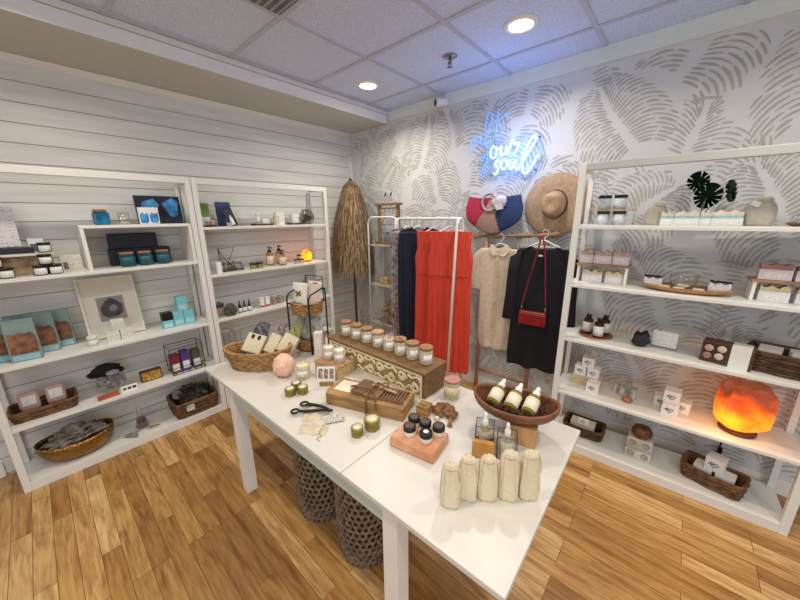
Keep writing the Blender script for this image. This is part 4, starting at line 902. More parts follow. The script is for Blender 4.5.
mb.build('pot', brown_wicker, t)
t = basket('wicker_basket', 'oblong brown wicker basket of white boxes below the salt lamp', 'basket', (3.545, -.245, BASE), .25, .15, .085, 5, brown_wicker, R(-14), flare=1.12, e=6, dip=.012)
for x, y, z, rr, s_ in ((3.50, -.238, .012, -14, 'at the post end of'), (3.595, -.262, .012, -12, 'at the far end of')):
    carton('white_carton', 'white box lying %s the oblong brown wicker basket' % s_, 'box', (x, y, BASE+z), .085, .09, .085, M('white_cube', (236, 234, 230)), R(rr), 'white boxes in the oblong basket')
cube('white heart printed box on top in the oblong brown wicker basket', (3.545, -.245, BASE+.0985), .085, R(-15))
t = thing('power_cord', 'black lamp cord hanging behind the bottom shelf by the salt lamp', 'cord', (3.575, -.035, 0))
MB().tube(spline([(0, 0, .42), (.004, .0, .3), (-.004, 0, .2), (0, 0, .06)], 6), .005, 6).box((0, -.002, .165), (.022, .014, .06)).build('cord', black_plastic, t)

# ------------------------------------------------------------------ corner: straw umbrella, display tower
t = thing('straw_umbrella', 'closed straw fringed beach umbrella standing in the corner', 'umbrella', (.285, -.262, 0))
MB().tube([(0, 0, 0.0), (0, 0, 2.05)], .016, 12).build('pole', M('umbrella_pole', (112, 70, 44), .5, var=.2, stretch=(6, 6, 1)), t)
MB().lathe([(.018, 2.05), (.022, 2.06), (.012, 2.078), (0, 2.085)], 16, cap=False).build('finial', M('dark_knob', (64, 48, 38), .5), t)
prof = [(.03, 2.05), (.092, 2.0), (.125, 1.9), (.168, 1.74), (.198, 1.6), (.222, 1.42), (.236, 1.28), (.238, 1.10)]
MB().lathe([(r*.9, z) for r, z in prof], 40, cap=False).build('canopy', M('straw_dark', (120, 98, 66), .9, var=.3, scale=50), t)
def prad(z):
    for (r0, z0), (r1, z1) in zip(prof, prof[1:]):
        if z1 <= z <= z0: return r0+(r1-r0)*(z0-z)/(z0-z1)
    return prof[-1][0]
mb = MB(); g = random.Random(8)
for tier in range(11):
    z0 = 2.045-tier*.087
    n = 46+tier*12
    for i in range(n):
        a = 2*PI*(i+g.random())/n; ln = g.uniform(.13, .21) if tier else .14; za = z0+g.uniform(-.05, .03); za = min(za, 2.045); zb_ = za-ln
        ra = prad(za)*.93; rb = prad(max(zb_, 1.10))*1.0+g.uniform(.0, .012); w_ = g.uniform(.0028, .006); a2 = a+g.uniform(-.10, .10)
        pm = ((ra+rb)/2+.006, (za+zb_)/2, (a+a2)/2)
        vs = []
        for r_, z, an, ww in ((ra, za, a, w_), (pm[0], pm[1], pm[2], w_*1.1), (rb, zb_, a2, w_*.3)):
            dx, dy = -math.sin(an)*ww, math.cos(an)*ww; x, y = r_*math.cos(an), r_*math.sin(an); vs += [(x-dx, y-dy, z), (x+dx, y+dy, z)]
        mb.cur = i % 3; mb.add(vs, [(0, 1, 3, 2), (2, 3, 5, 4)])
o = mb.build('straw_fringe', [M('straw_a', (156, 128, 92), .85, var=.2, scale=30), M('straw_b', (126, 100, 72), .85, var=.2, scale=30), M('straw_c', (178, 152, 114), .85, var=.2, scale=30)], t); o['kind'] = 'stuff'

t = thing('display_tower', 'white tube frame display tower with grey shelves beside the straw umbrella', 'display stand', (.815, -.20, 0))
mb = MB()
for y in (-.11, .11):
    mb.tube([(-.215, y, 0), (-.215, y, 1.58)]+[(-.215+.075*(1-math.cos(a*PI/16)), y, 1.585+.075*math.sin(a*PI/16)) for a in range(1, 9)]+[(.14+.075*math.sin(a*PI/16), y, 1.585+.075*math.cos(a*PI/16)) for a in range(0, 9)]+[(.215, y, 0)], .0095, 8)
mb.build('tube_frame', white_metal, t)
for z in (.50, .94, 1.375):
    MB().box((0, 0, z-.008), (.44, .235, .014)).build('shelf', M('grey_shelf', (178, 172, 158), .4, var=.1), t, .002)
def stand_hoops():
    x0, y0, z0 = .80, -.20, 1.3745
    t = thing('earring_stand', 'brown wooden earring stand on the top of the display tower', 'stand', (x0, y0, z0))
    for x in (-.135, .135): MB().box((x, 0, .215), (.03, .03, .38)).build('post', M('stand_wood', (146, 112, 76), .6, var=.2, scale=10, stretch=(6, 6, 1)), t, .002)
    MB().box((0, 0, .4165), (.33, .07, .022)).build('top_board', MATS['stand_wood'], t, .002)
    MB().box((0, 0, .0125), (.33, .09, .025)).build('base', MATS['stand_wood'], t, .002)
    for i in range(4): MB().tube([(-.12, 0, .13+i*.082), (.12, 0, .13+i*.082)], .005, 8).build('rod', MATS['stand_wood'], t)
    first = None; k = 0
    for i in range(4):
        for x in (-.085, -.02, .045, .095):
            L = (x0+x, y0-.0, z0+.13+i*.082)
            if first is None:
                first = thing('hoop_earring', 'pale hoop earring hanging on the wooden earring stand', 'earring', L, 0, 'hoop earrings on the wooden stand')
                MB().tube([(.004*math.sin(2*PI*a/20), .026*math.sin(2*PI*a/20)*.0+.0, -.022+.030*math.cos(2*PI*a/20)) if False else (.026*math.sin(2*PI*a/20), -.002, -.0215+.0290*math.cos(2*PI*a/20)) for a in range(20)], .0034, 6, closed=True).build('hoop', M('hoop_blue', (178, 188, 206), .3, .2, var=.2, scale=60), first)
            else: dup(first, L, (k*1.9) % 1.0-.5)
            k += 1
stand_hoops()
t = thing('carved_soap', 'small carved tan box on the middle level of the display tower', 'box', (.765, -.22, .94))
MB().box((0, 0, .035), (.12, .09, .07), .94).blob((0, 0, .07), (.08, .06, .04), .3, 3, 2, 2).build('box', M('tan_carved', (196, 164, 112), .6, var=.25, scale=40), t, .004)
t = thing('dried_bouquet', 'bunch of tan dried flowers on the lowest level of the display tower', 'flowers', (.84, -.20, .50))
mb = MB(); mb.cyl((0, 0, 0), .06, .13, 20, .05); mb.build('wrap', kraft, t)
mb = MB(); leafy(mb, (0, 0, .12), 200, .12, .24, .05, 31, .7); mb.build('flowers', M('dried_tan', (196, 166, 116), .85, var=.3, scale=30), t)
for px_, s_ in ((.575, 'nearer the umbrella'), (.66, 'nearer the clothes rack')):
    t = thing('wall_hook', 'tiny dark hook on the wallpaper above the earring stand, '+s_, 'hook', (px_, 0, 1.90), 0, 'tiny hooks on the wallpaper')
    MB().box((0, -.003, .015), (.012, .004, .03)).tube(spline([(0, -.004, .02), (0, -.018, -.002), (.008, -.026, -.012), (.016, -.022, .004)], 5), .004, 6).build('hook', black_metal, t)

# ------------------------------------------------------------------ clothes rack with garments
t = thing('garment_rack', 'white tube garment rack holding red and dark dresses', 'garment rack', (0, 0, 0))
xa, xb, yr, zr = 1.14, 1.80, -.42, 1.645
arch = lambda x: [(x, yr-.135, 0), (x, yr-.045, zr-.05), (x, yr-.036, zr-.022), (x, yr-.016, zr-.004), (x, yr, zr), (x, yr+.016, zr-.004), (x, yr+.036, zr-.022), (x, yr+.045, zr-.05), (x, yr+.135, 0)]
for x in (xa, xb): MB().tube(arch(x), .0115, 10).build('end_frame', white_metal, t)
MB().tube([(xa, yr, zr), (xb, yr, zr)], .0115, 12).build('hanging_bar', white_metal, t)
for y in (-.12, .12): MB().tube([(xa, yr+y, .16), (xb, yr+y, .16)], .009, 10).build('low_bar', white_metal, t)

def garment(mb, prof, depth, folds, fold_amp, n=96, neck_front=.10, neck_w=.35, seed=0, flat_top=False):
    """closed cloth body: prof = [(z, half width)], rows from hem to shoulder"""
    g = random.Random(seed); ph = g.uniform(0, 6.3); ph2 = g.uniform(0, 6.3)
    m = len(prof); vs = []; z_hi, z_lo = prof[-1][0], prof[0][0]
    for j, (z, w) in enumerate(prof):
        q = (z-z_lo)/(z_hi-z_lo)
        for i in range(n):
            a = 2*PI*i/n; ca, sa = math.cos(a), math.sin(a)
            x = w*math.copysign(abs(ca)**.75, ca); s_ = x/w if w else 0
            amp = fold_amp*(1-q)**.8*(1 if q < .9 else 0)
            dp = depth*(1-.55*q)
            y = dp*math.copysign(abs(sa)**.8, sa)+amp*math.sin(folds*s_*PI+ph+q*1.5)*(.4+.6*abs(sa))+amp*.5*math.sin(folds*1.7*s_*PI+ph2)
            zz = z
            if q > .97 and not flat_top:
                u = max(0, 1-(abs(s_)/neck_w)**2)
                zz -= (neck_front if sa < 0 else neck_front*.7)*u**.8+.035*abs(s_)**1.5
                y *= .5
            elif j == 0: zz += .006*math.sin(folds*s_*PI+ph)
            vs.append((x, y, zz))
    fs = []
    for j in range(m-1):
        for i in range(n): fs.append((j*n+i, j*n+(i+1) % n, (j+1)*n+(i+1) % n, (j+1)*n+i))
    return mb.add(vs, fs, True)
def dense(keys, k=6):
    out = []
    for (z0, w0), (z1, w1) in zip(keys, keys[1:]):
        for i in range(k):
            u = i/k; s_ = u*u*(3-2*u); out.append((z0+(z1-z0)*u, w0+(w1-w0)*s_))
    out.append(keys[-1]); return out
def hanger(label, loc, rz, w=.19, mat=white_paint, group='clothes hangers', drop=.075):
    t = thing('clothes_hanger', label, 'hanger', loc, rz, group)
    mb = MB(); pts = [(0, 0, -.075), (0, 0, -.045)]+[(.022*math.sin(a*PI/8)*-1, 0, -.023-.022*math.cos(a*PI/8)) for a in range(1, 2)]
    hook = [(0, 0, -.07), (0, 0, -.04), (.016, 0, -.028), (.022, 0, -.008), (.014, 0, .012), (-.002, 0, .018), (-.018, 0, .008)]
    mb.tube(spline(hook, 5), .0032, 8); mb.build('hook', M('hanger_hook', (226, 226, 228), .3), t)
    mb = MB(); mb.tube(spline([(-w, 0, -.07-drop), (-w*.5, 0, -.07-drop*.42), (0, 0, -.062), (w*.5, 0, -.07-drop*.42), (w, 0, -.07-drop)], 6), .0055, 8); mb.tube([(-w, 0, -.07-drop), (w, 0, -.07-drop)], .004, 8); mb.build('arms', mat, t)
    return t
RD = R(23)
def on_bar(k): return (xa+.02+k, yr, zr+.0)
def pleat_mat(name, col, dark, freq, zsplit=None):
    """knit with vertical slits; fine ribs below the split height, open stitch above"""
    m, nt, out = nodes_of(name); L = nt.links.new
    b = N(nt, 'ShaderNodeBsdfPrincipled', i_Roughness=.85); b.inputs['Sheen Weight'].default_value = .2; L(b.outputs[0], out.inputs[0])
    tc = N(nt, 'ShaderNodeTexCoord'); mp = N(nt, 'ShaderNodeMapping'); mp.inputs['Scale'].default_value = (freq, 1, 5); L(tc.outputs['Object'], mp.inputs[0])
    v = N(nt, 'ShaderNodeTexNoise', i_Scale=1.0, i_Detail=2.0); L(mp.outputs[0], v.inputs['Vector'])
    L(ramp(nt, v.outputs['Fac'], [(.36, lin(dark)), (.46, lin(col)), (1, lin(col))]), b.inputs['Base Color'])
    bp = N(nt, 'ShaderNodeBump', i_Strength=.5, i_Distance=.01); L(v.outputs['Fac'], bp.inputs['Height']); L(bp.outputs[0], b.inputs['Normal']); MATS[name] = m; return m
red = pleat_mat('red_knit', (214, 62, 36), (190, 46, 26), 120)
red_top = pleat_mat('red_crochet', (216, 66, 42), (176, 44, 30), 160)
def red_dress(label, x, y):
    t = thing('red_dress', label, 'dress', (x, y, zr), RD, 'red sleeveless knit dresses')
    keys = [(-1.37, .200), (-.85, .192), (-.48, .186), (-.34, .192), (-.24, .172), (-.12, .176), (-.085, .172)]
    pr = dense(keys); cut = [k for k, (z, w) in enumerate(pr) if z > -.62][0]
    MB_ = MB(); garment(MB_, [p for p in pr if p[0] <= -.48+1e-6], .030, 8, .009, seed=3, flat_top=True); MB_.build('skirt', red, t)
    mb = MB(); garment(mb, [p for p in pr if p[0] >= -.48-1e-6], .021, 8, .003, seed=3, neck_front=.09, neck_w=.62); mb.build('bodice', red_top, t)
    MB().box((.0, .006, -.13), (.022, .003, .014)).build('neck_label', paper, t)
    return t
hanger('white hanger of the front red dress', (1.715, yr, zr), RD, .17)
hanger('white hanger of the red dress further back', (1.575, yr, zr), RD, .17)
hanger('white hanger of the navy dress', (1.385, yr, zr), R(30), .17)
hanger('white hanger of the patterned mauve dress', (1.265, yr, zr), R(42), .16)
red_dress('red sleeveless knit dress at the front of the rack', 1.715, yr)
red_dress('red sleeveless knit dress half hidden behind the front one', 1.575, yr)
t = thing('navy_dress', 'dark navy dress hanging between red and patterned dresses', 'dress', (1.385, yr, zr), R(30))
mb = MB(); garment(mb, dense([(-1.25, .19), (-.7, .20), (-.32, .20), (-.16, .19), (-.065, .17)]), .028, 7, .012, seed=6, neck_front=.06); mb.build('cloth', M('navy_cloth', (26, 30, 52), .9, var=.2, scale=12), t)
t = thing('patterned_dress', 'grey mauve patterned dress at the far end of the rack', 'dress', (1.265, yr, zr), R(42))
mb = MB(); garment(mb, dense([(-1.28, .17), (-.7, .18), (-.32, .18), (-.16, .18), (-.065, .16)]), .028, 7, .014, seed=9, neck_front=.06); mb.build('cloth', M('mauve_print', (172, 158, 152), .9, var=.3, scale=34, col2=(86, 70, 78)), t)

# ------------------------------------------------------------------ ladder rack with branch, shirt, kimono, bag, hat, tote
lad = M('ladder_wood', (178, 134, 92), .6, var=.2, scale=8, stretch=(6, 6, 1))
t = thing('branch_rack', 'wooden ladder rack with a driftwood branch across its top', 'rack', (0, 0, 0))
for x in (1.875, 2.345): MB().tube([(x, -.14, 0), (x, -.075, 1.50)], .017, 10).build('leg', lad, t)
MB().tube([(1.875, -.129, .24), (2.345, -.129, .24)], .013, 10).build('rung', lad, t)
mb = MB(); mb.tube(spline([(1.74, -.075, 1.485), (1.95, -.08, 1.50), (2.2, -.072, 1.507), (2.47, -.078, 1.525)], 8), .022, 10, rr=[.016+.006*math.sin(i*.9)+.004*math.sin(i*2.3) for i in range(25)]); mb.build('branch', M('driftwood_tan', (178, 142, 110), .8, var=.25, scale=10, stretch=(1, 6, 6), bump=.4), t)

cream = M('cream_gauze', (222, 204, 178), .9, var=.08, scale=30, bump=.4, bscale=120)
XC, ZC = 2.02, 1.498
hanger('pale hanger holding the cream shirt', (XC, -.112, ZC), R(3), .165, M('pale_hanger', (226, 218, 202), .4))
t = thing('shirt_dress', 'cream button front shirt dress hanging from the branch', 'shirt', (XC, -.118, ZC), R(3))
mb = MB(); garment(mb, dense([(-1.0, .15), (-.9, .165), (-.55, .165), (-.3, .185), (-.16, .20), (-.075, .12)]), .032, 2.5, .007, seed=12, neck_front=.085, neck_w=.8)
mb.build('cloth', cream, t)
for s_ in (-1, 1):
    mb = MB(); pts = spline([(s_*.14, 0, -.125), (s_*.205, 0, -.20), (s_*.215, -.004, -.34), (s_*.20, -.006, -.48)], 6); mb.tube(pts, .04, 14, rr=[.030+.014*min(1, i/6) for i in range(len(pts))]); mb.v = [(x, y*.45, z) for x, y, z in mb.v]; mb.build('sleeve', cream, t)
    mb = MB(); mb.add([(0, -.030, -.155), (s_*.012, -.031, -.10), (s_*.075, -.020, -.062), (s_*.088, -.026, -.118), (s_*.05, -.034, -.165)], [(0, 1, 2, 3, 4)] if s_ < 0 else [(4, 3, 2, 1, 0)]); mb.build('collar', cream, t)
mb = MB(); mb.box((0, -.036, -.52), (.034, .004, .70)); mb.build('placket', M('cream_placket', (212, 190, 158), .9), t, .001)
for i in range(6): MB().at((0, -.0385, -.22-.115*i), rx=R(90)).lathe([(.006, 0), (.006, .002), (0, .0025)], 12, cap=False).build('button', M('button', (196, 176, 146), .4), t)

blk = M('black_cloth', (15, 16, 22), .9, var=.15, scale=14)
XK, YK, ZK = 2.395, -.185, 1.535
t = thing('kimono', 'long black kimono with wide sleeves hanging from the branch', 'kimono', (XK, YK, ZK), R(6))
mb = MB(); garment(mb, dense([(-1.09, .205), (-1.0, .21), (-.6, .20), (-.3, .20), (-.15, .20), (-.082, .13)]), .040, 2.5, .010, seed=15, neck_front=.05, neck_w=.7); mb.build('cloth', blk, t)
for s_ in (-1, 1):
    mb = MB(); rows = []; n = 20
    for q, (x, z, a, b) in enumerate(((.13, -.12, .05, .02), (.19, -.16, .055, .026), (.205, -.30, .05, .03), (.212, -.50, .05, .034), (.222, -.70, .055, .036))):
        for i in range(n):
            an = 2*PI*i/n; rows.append((s_*x+a*math.cos(an), b*math.sin(an)-.004+.004*math.sin(3*an+q), z+.03*math.cos(an)*s_*(-1 if q < 2 else .0)))
    mb.add(rows, [(q*n+i, q*n+(i+1) % n, (q+1)*n+(i+1) % n, (q+1)*n+i) for q in range(4) for i in range(n)], True); mb.build('sleeve', blk, t)
MB().box((-.012, -.034, -.165), (.03, .003, .012)).build('neck_label', paper, t)
hanger('white hanger under the black kimono', (XK, YK+.0, ZK+.008), R(6), .11, white_paint, drop=.04)
t = thing('crossbody_bag', 'small dark red crossbody bag hanging over the black kimono', 'bag', (2.385, -.262, .83), R(5))
mb = MB(); mb.box((0, 0, .055), (.20, .042, .11)); mb.build('bag', M('red_leather', (150, 22, 30), .4, var=.15, scale=20), t, .010, 3)
mb = MB(); mb.box((0, -.0225, .092), (.185, .003, .006)); mb.build('zip', M('zip_gold', (190, 170, 120), .3, .8), t)
MB().box((.08, -.0235, .02), (.03, .002, .02)).build('logo_patch', M('red_patch', (112, 14, 22), .4), t)
mb = MB()
for x in (-.088, .088): mb.tube([(x, 0, .108), (x, 0, .15)], .006, 8)
mb.build('strap_ring', chrome, t)
mb = MB()
def strap(p): mb.tube(spline(p, 8), .0058, 8)
strap([(-.088, 0, .148), (-.05, .0, .36), (-.005, .0, .60), (.0, .012, .685)]); strap([(.0, .012, .685), (.022, .004, .66), (.05, -.0, .52), (.088, 0, .148)])
mb.build('strap', M('red_strap', (134, 22, 30), .4), t)
MB().at((.068, -.003, .34)).box((0, 0, 0), (.018, .012, .026)).build('buckle', M('buckle', (84, 62, 60), .3, .6), t)

t = thing('straw_hat', 'wide brim tan straw hat with dark band hung on the wallpaper', 'hat', (2.398, -.032, 1.742))
straw = M('hat_straw', (186, 156, 124), .75, var=.14, scale=50, bump=.4, bscale=160)
mb = MB().at((0, 0, 0), rx=R(90), ry=0); mb.lathe([(.0, .0), (.228, -.006), (.231, .0), (.226, .004), (.15, .008), (.098, .010), (.0, .010)], 64, cap=False, sx=1.0, sy=1.0); mb.build('brim', straw, t)
mb = MB().at((-.004, -.010, .004), rx=R(90))
vs = []; n = 48; prof = [(.096, 0), (.092, .03), (.084, .08), (.074, .108), (.055, .118), (.028, .108), (0, .104)]
for r_, h_ in prof:
    for i in range(n):
        a = 2*PI*i/n; dent = 1-.18*math.exp(-((((a-PI/2+PI) % (2*PI))-PI)/.5)**2)*min(1, h_/.11)
        vs.append((r_*math.cos(a)*.94*(1-.10*h_/.11), r_*math.sin(a)*1.08*dent, h_-.016*max(0, h_/.11)*math.cos(a)**2*0))
mb.add(vs, [(j*n+i, j*n+(i+1) % n, (j+1)*n+(i+1) % n, (j+1)*n+i) for j in range(len(prof)-1) for i in range(n)], True); mb.build('crown', straw, t)
mb = MB().at((-.004, -.010, .004), rx=R(90)); mb.lathe([(.0985, .001), (.0955, .022)], 48, cap=False, sx=.94, sy=1.08); mb.build('band', M('hat_band', (58, 48, 56), .7), t)

t = thing('tote_bag', 'half round straw tote in pink, tan and navy resting on the branch', 'bag', (1.925, -.105, 1.518), R(2))
mb = MB(); nu, nv = 44, 22
def tote_w(q): return .105+.135*math.sin(min(1, q*2.1)*PI/2)**.8+.012*math.sin(min(1, q)*PI)-.014*max(0, q-.7)/.3
vs = []
for sgn in (-1, 1):
    for j in range(nv+1):
        q = j/nv
        for i in range(nu+1):
            u = -1+2*i/nu; w = tote_w(q); x = u*w; z = .30*q+.03*abs(u)**3*(1-q)+.022*u*u*q-.012*q
            y = sgn*(.052*(1-abs(u)**2.4)*(.35+.65*math.sin(min(1, q*1.6)*PI/2)))
            vs.append((x, y, z))
fs = []; mi = []
for s_ in (0, 1):
    for j in range(nv):
        for i in range(nu):
            o = s_*(nv+1)*(nu+1); a = o+j*(nu+1)+i; f = (a, a+1, a+nu+2, a+nu+1)
            fs.append(f if s_ == 0 else f[::-1]); cx_ = vs[a][0]; z = vs[a][2]
            mi.append(0 if cx_ < -.19+.19*(z/.29)**.9 else (2 if cx_ > .015+.05*(1-z/.29) else 1))
for f, k in zip(fs, mi): pass
mb.add(vs, fs, True); mb.mi = mi
fs2 = [(i, (nv+1)*(nu+1)+i, (nv+1)*(nu+1)+i+1, i+1) for i in range(nu)]
for f in fs2: mb.f.append(f); mb.s.append(True); mb.mi.append(1)
def coil(name, col):
    m = M(name, col, .85, var=.2, scale=60, stretch=(1, 1, 3), bump=.7, bscale=60); return m
mb.build('woven_body', [coil('tote_pink', (196, 50, 84)), coil('tote_tan', (190, 156, 140)), coil('tote_navy', (44, 66, 116))], t)
mb = MB()
for a0 in (0,): mb.tube([(-.01+.062*math.cos(a*PI/16), -.058, .255+.068*math.sin(a*PI/16)) for a in range(32)], .010, 8, closed=True)
mb.build('ring_handle', M('tote_ring', (180, 168, 168), .35, .2), t)
mb = MB(); mb.blob((.075, -.055, .255), (.12, .035, .10), .35, 3, 8, 3); mb.add([(.03, -.074, .25), (.10, -.076, .27), (.12, -.074, .20), (.06, -.078, .19)], [(0, 1, 2, 3)]); mb.build('scarf', M('white_scarf', (206, 196, 208), .6, var=.15, scale=30), t)
# ------------------------------------------------------------------ long white display table
TZ = .747
t = thing('display_table', 'long white display table with a seam across its top', 'table', (1.03, -2.167, 0), R(1.2))
for x0, x1 in ((0, 1.330), (1.3325, 1.961)): MB().box(((x0+x1)/2, .416, TZ-.011), (x1-x0, .832, .022)).build('tabletop', table_white, t, .003)
for x in (.332, 1.562):
    for y in (.044, .788): MB().box((x, y, (TZ-.0225)/2), (.064, .064, TZ-.0225)).build('leg', white_paint, t, .002)
for y in (.022, .810): MB().box((.947, y, TZ-.0555), (1.164, .020, .066)).build('apron', apron_white, t, .001)
for x in (.315, 1.579): MB().box((x, .416, TZ-.0555), (.020, .676, .066)).build('apron', apron_white, t, .001)
# tall woven baskets under the table
def chain_basket(label, loc, r, h):
    t = thing('woven_basket', label, 'basket', loc, 0, 'tall woven baskets under the table')
    mb = MB(); rows = 15
    MB_ = MB().lathe([(r*.86, .002), (r*.95, .1), (r*.95, h)], 40, cap=False)
    for j in range(rows):
        z = h*(j+.5)/rows; k = .90+.10*min(1, z/.12); n = 30
        for i in range(n):
            a = 2*PI*(i+.5*(j % 2))/n; x, y = r*k*math.cos(a), r*k*math.sin(a)
            mb.at((x, y, z), a).tube([(0, .58*r*2*PI/n*math.cos(q*PI/4), h/rows*.74*math.sin(q*PI/4)) for q in range(8)], .0062, 4, closed=True)
    mb.at(); o = mb.build('chain_weave', M('chain_grass', (150, 126, 100), .8, var=.35, scale=40), t)
    MB_.build('inner_wall', M('basket_inside', (84, 64, 48), .9, var=.2), t)
    MB().tube([(r*math.cos(a*PI/20), r*math.sin(a*PI/20), h) for a in range(40)], .012, 8, closed=True).build('rim', MATS['chain_grass'], t)
chain_basket('tall chain woven basket under the table, the one further from the viewer', (1.803, -1.866, 0), .15, .52)
chain_basket('tall chain woven basket under the table, the one closer to the front leg', (2.175, -1.866, 0), .145, .50)

# ---- sock basket and neighbours
t = thing('sock_basket', 'oval seagrass basket holding carded socks at the end of the table', 'basket', (1.262, -1.915, TZ), R(40))
mb = weave(MB(), .32, .17, .115, 8, 1.28, 2.3, waves=26, dip=.012); shell(mb, .32, .17, .115, 1.28, 2.3, dip=.012); mb.build('woven_wall', seagrass, t)
MB().tube([(x*1.28, y*1.28, .118+.012*(abs(x)/.16)**2) for x, y in rrect(.32, .17, 2.3, 64)], .0085, 8, closed=True).build('rim', seagrass, t)
def socks(label, loc, rz, roll, tilt, mat, w=.10, spots=False):
    t = thing('sock_pack', label, 'socks', loc, rz, 'carded socks in the seagrass basket', rx=tilt, ry=roll); t.scale = (1.15, 1.1, 1.12)
    mb = MB(); mb.blob((0, 0, .12), (w*.95, .054, .30), .12, 3, 3, 4, facet=.86); mb.build('socks', mat, t)
    MB().box((0, 0, .108), (w, .055, .115)).build('card_band', M('sock_card', (218, 204, 172), .7, var=.06), t, .006)
    if spots:
        mb = MB()
        for x in (-.018, .018): mb.at((x, -.0282, .145), rx=R(90), ry=0).lathe([(.0115, 0), (.0115, .001), (0, .0012)], 20, cap=False, sx=.8, sy=1.25)
        mb.build('eye_hole', black_plastic, t)
    return t
socks('navy patterned socks in a cream card with two dark eye holes', (1.215, -1.975, TZ+.03), R(36), R(14), R(-40), M('navy_socks', (42, 44, 62), .95, var=.5, scale=60, col2=(120, 116, 112)), .105, True)
socks('grey patterned socks in a cream card in the middle of the basket', (1.292, -1.90, TZ+.03), R(36), R(20), R(-40), M('grey_socks', (156, 142, 130), .95, var=.5, scale=60, col2=(70, 62, 70)), .06)
socks('olive green socks in a cream card at the near side of the basket', (1.355, -1.842, TZ+.03), R(36), R(26), R(-42), M('olive_socks', (152, 150, 96), .95, var=.3, scale=60), .085)
t = thing('tealight_holder', 'rough pink salt globe on the table before the sock basket', 'candle holder', (1.508, -1.882, TZ), 0)
MB().blob((0, 0, .068), (.125, .125, .142), .10, 3.2, 6, 4, flat=-.9).build('salt_rock', M('pink_salt', (236, 178, 150), .5, var=.16, scale=40, bump=.7, bscale=60, col2=(246, 216, 198)), t)
jar('glass_candle', 'pale cream candle in frosted glass beside the pink salt globe', 'candle', (1.616, -1.823, TZ), .042, .088, frost, fill=wax, fill_h=.92, lab=print_label, lab_z=(.2, .65), rz=R(50), span=45)
gold_tin = M('olive_gold_tin', (150, 134, 58), .28, .55, var=.12, scale=20)
tin_top = M('tin_paper_top', (232, 224, 196), .5, var=.06)
def balm(label, loc, r, h, grp):
    t = thing('balm_tin', label, 'tin', loc, 0, grp)
    MB().lathe([(r*.95, 0), (r*.97, .003), (r*.97, h*.55), (r, h*.56), (r, h-.002), (r*.95, h)], 32).build('tin', gold_tin, t)
    MB().lathe([(r*.72, h+.0003), (r*.72, h+.0009), (0, h+.001)], 28, cap=False).build('lid_label', tin_top, t)
for loc, s_ in (((1.731, -1.975, TZ), 'front left of the group of three'), ((1.700, -1.920, TZ), 'hindmost of the group of three'), ((1.765, -1.921, TZ), 'front right of the group of three')):
    balm('small olive gold balm tin, '+s_, loc, .0285, .040, 'group of three balm tins')
balm('smaller olive gold balm tin of the pair before the wooden box', (2.247, -1.956, TZ), .027, .040, 'pair of balm tins')
balm('larger olive gold balm tin of the pair before the wooden box', (2.262, -1.881, TZ), .036, .050, 'pair of balm tins')
# two tier stand
t = thing('tiered_stand', 'black metal two tier stand with woven baskets at the table corner', 'stand', (1.262, -1.540, TZ), R(17))
mb = MB(); s_ = .092
for x in (-s_, s_):
    mb.tube([(x, -s_, 0), (x, -s_, .37)]+[(x, -s_+.05*(1-math.cos(a*PI/10)), .37+.05*math.sin(a*PI/10)) for a in range(1, 6)]+[(x, s_-.03+.03*math.sin(a*PI/10), .41+.03*math.cos(a*PI/10)) for a in range(0, 6)]+[(x, s_, 0)], .0058, 8)
for z in (.105, .345): mb.tube([(-s_, -s_, z), (s_, -s_, z), (s_, s_, z), (-s_, s_, z)], .004, 6, closed=True)
mb.tube([(-.075, s_, .345), (-.075, s_, .515), (.075, s_, .515), (.075, s_, .345)], .0045, 6)
mb.tube([(-.06, s_+.004, .50), (-.06, s_-.05, .475), (.06, s_-.05, .475), (.06, s_+.004, .50)], .003, 6)
for x in (-s_, s_):
    for y in (-s_, s_): mb.cyl((x, y, 0), .009, .006)
mb.build('frame', black_metal, t)
for z in (.015, .265):
    mb = weave(MB(), .165, .165, .085, 7, 1.10, 3, waves=18, z0=z); mb.at((0, 0, z)); shell(mb, .165, .165, .085, 1.10, 3); mb.at(); mb.build('tier_basket', seagrass, t)
gauze = M('cream_bag', (226, 222, 206), .6, var=.05, scale=20)
def flatbag(label, loc, rz, lean, w, h, mat, emblem, grp, roll=0):
    t = thing('tea_bag_pouch', label, 'pouch', loc, rz, grp, rx=lean, ry=roll)
    mb = MB(); n = 12; vs = []
    for sgn in (-1, 1):
        for j in range(n+1):
            for i in range(n+1):
                u, v = -1+2*i/n, j/n; vs.append((u*w/2*(1+.03*math.sin(v*9)), sgn*.022*(1-u*u)*(1-v**3)+.001*sgn, v*h))
    k = (n+1)**2; fs = []
    for s_ in (0, 1):
        for j in range(n):
            for i in range(n):
                a = s_*k+j*(n+1)+i; f = (a, a+1, a+n+2, a+n+1); fs.append(f if not s_ else f[::-1])
    for i in range(n): fs += [(i, k+i, k+i+1, i+1), (n*(n+1)+i, n*(n+1)+i+1, k+n*(n+1)+i+1, k+n*(n+1)+i)]
    mb.add(vs, fs, True); mb.build('bag', mat, t)
    if emblem:
        mb = MB()
        for dx, dz, r_ in ((0, 0, .012), (-.014, .012, .009), (.012, .014, .009), (.016, -.006, .007), (-.010, -.012, .008)): mb.at((dx, -.0225, h*.62+dz), rx=R(90)).lathe([(r_, 0), (r_*.8, .0012), (0, .0014)], 14, cap=False)
        mb.build('printed_emblem', M('brown_emblem', (138, 94, 48), .6), t)
        mb = MB().box((0, -.0235, h*.30), (w*.5, .001, .009)); mb.build('printed_text', M('green_print', (126, 142, 120), .6), t)
flatbag('cream pouch with brown leaf emblem in the upper tier basket, facing front', (1.225, -1.578, TZ+.275), R(24), R(-9), .115, .205, gauze, True, 'pouches in the upper tier basket')
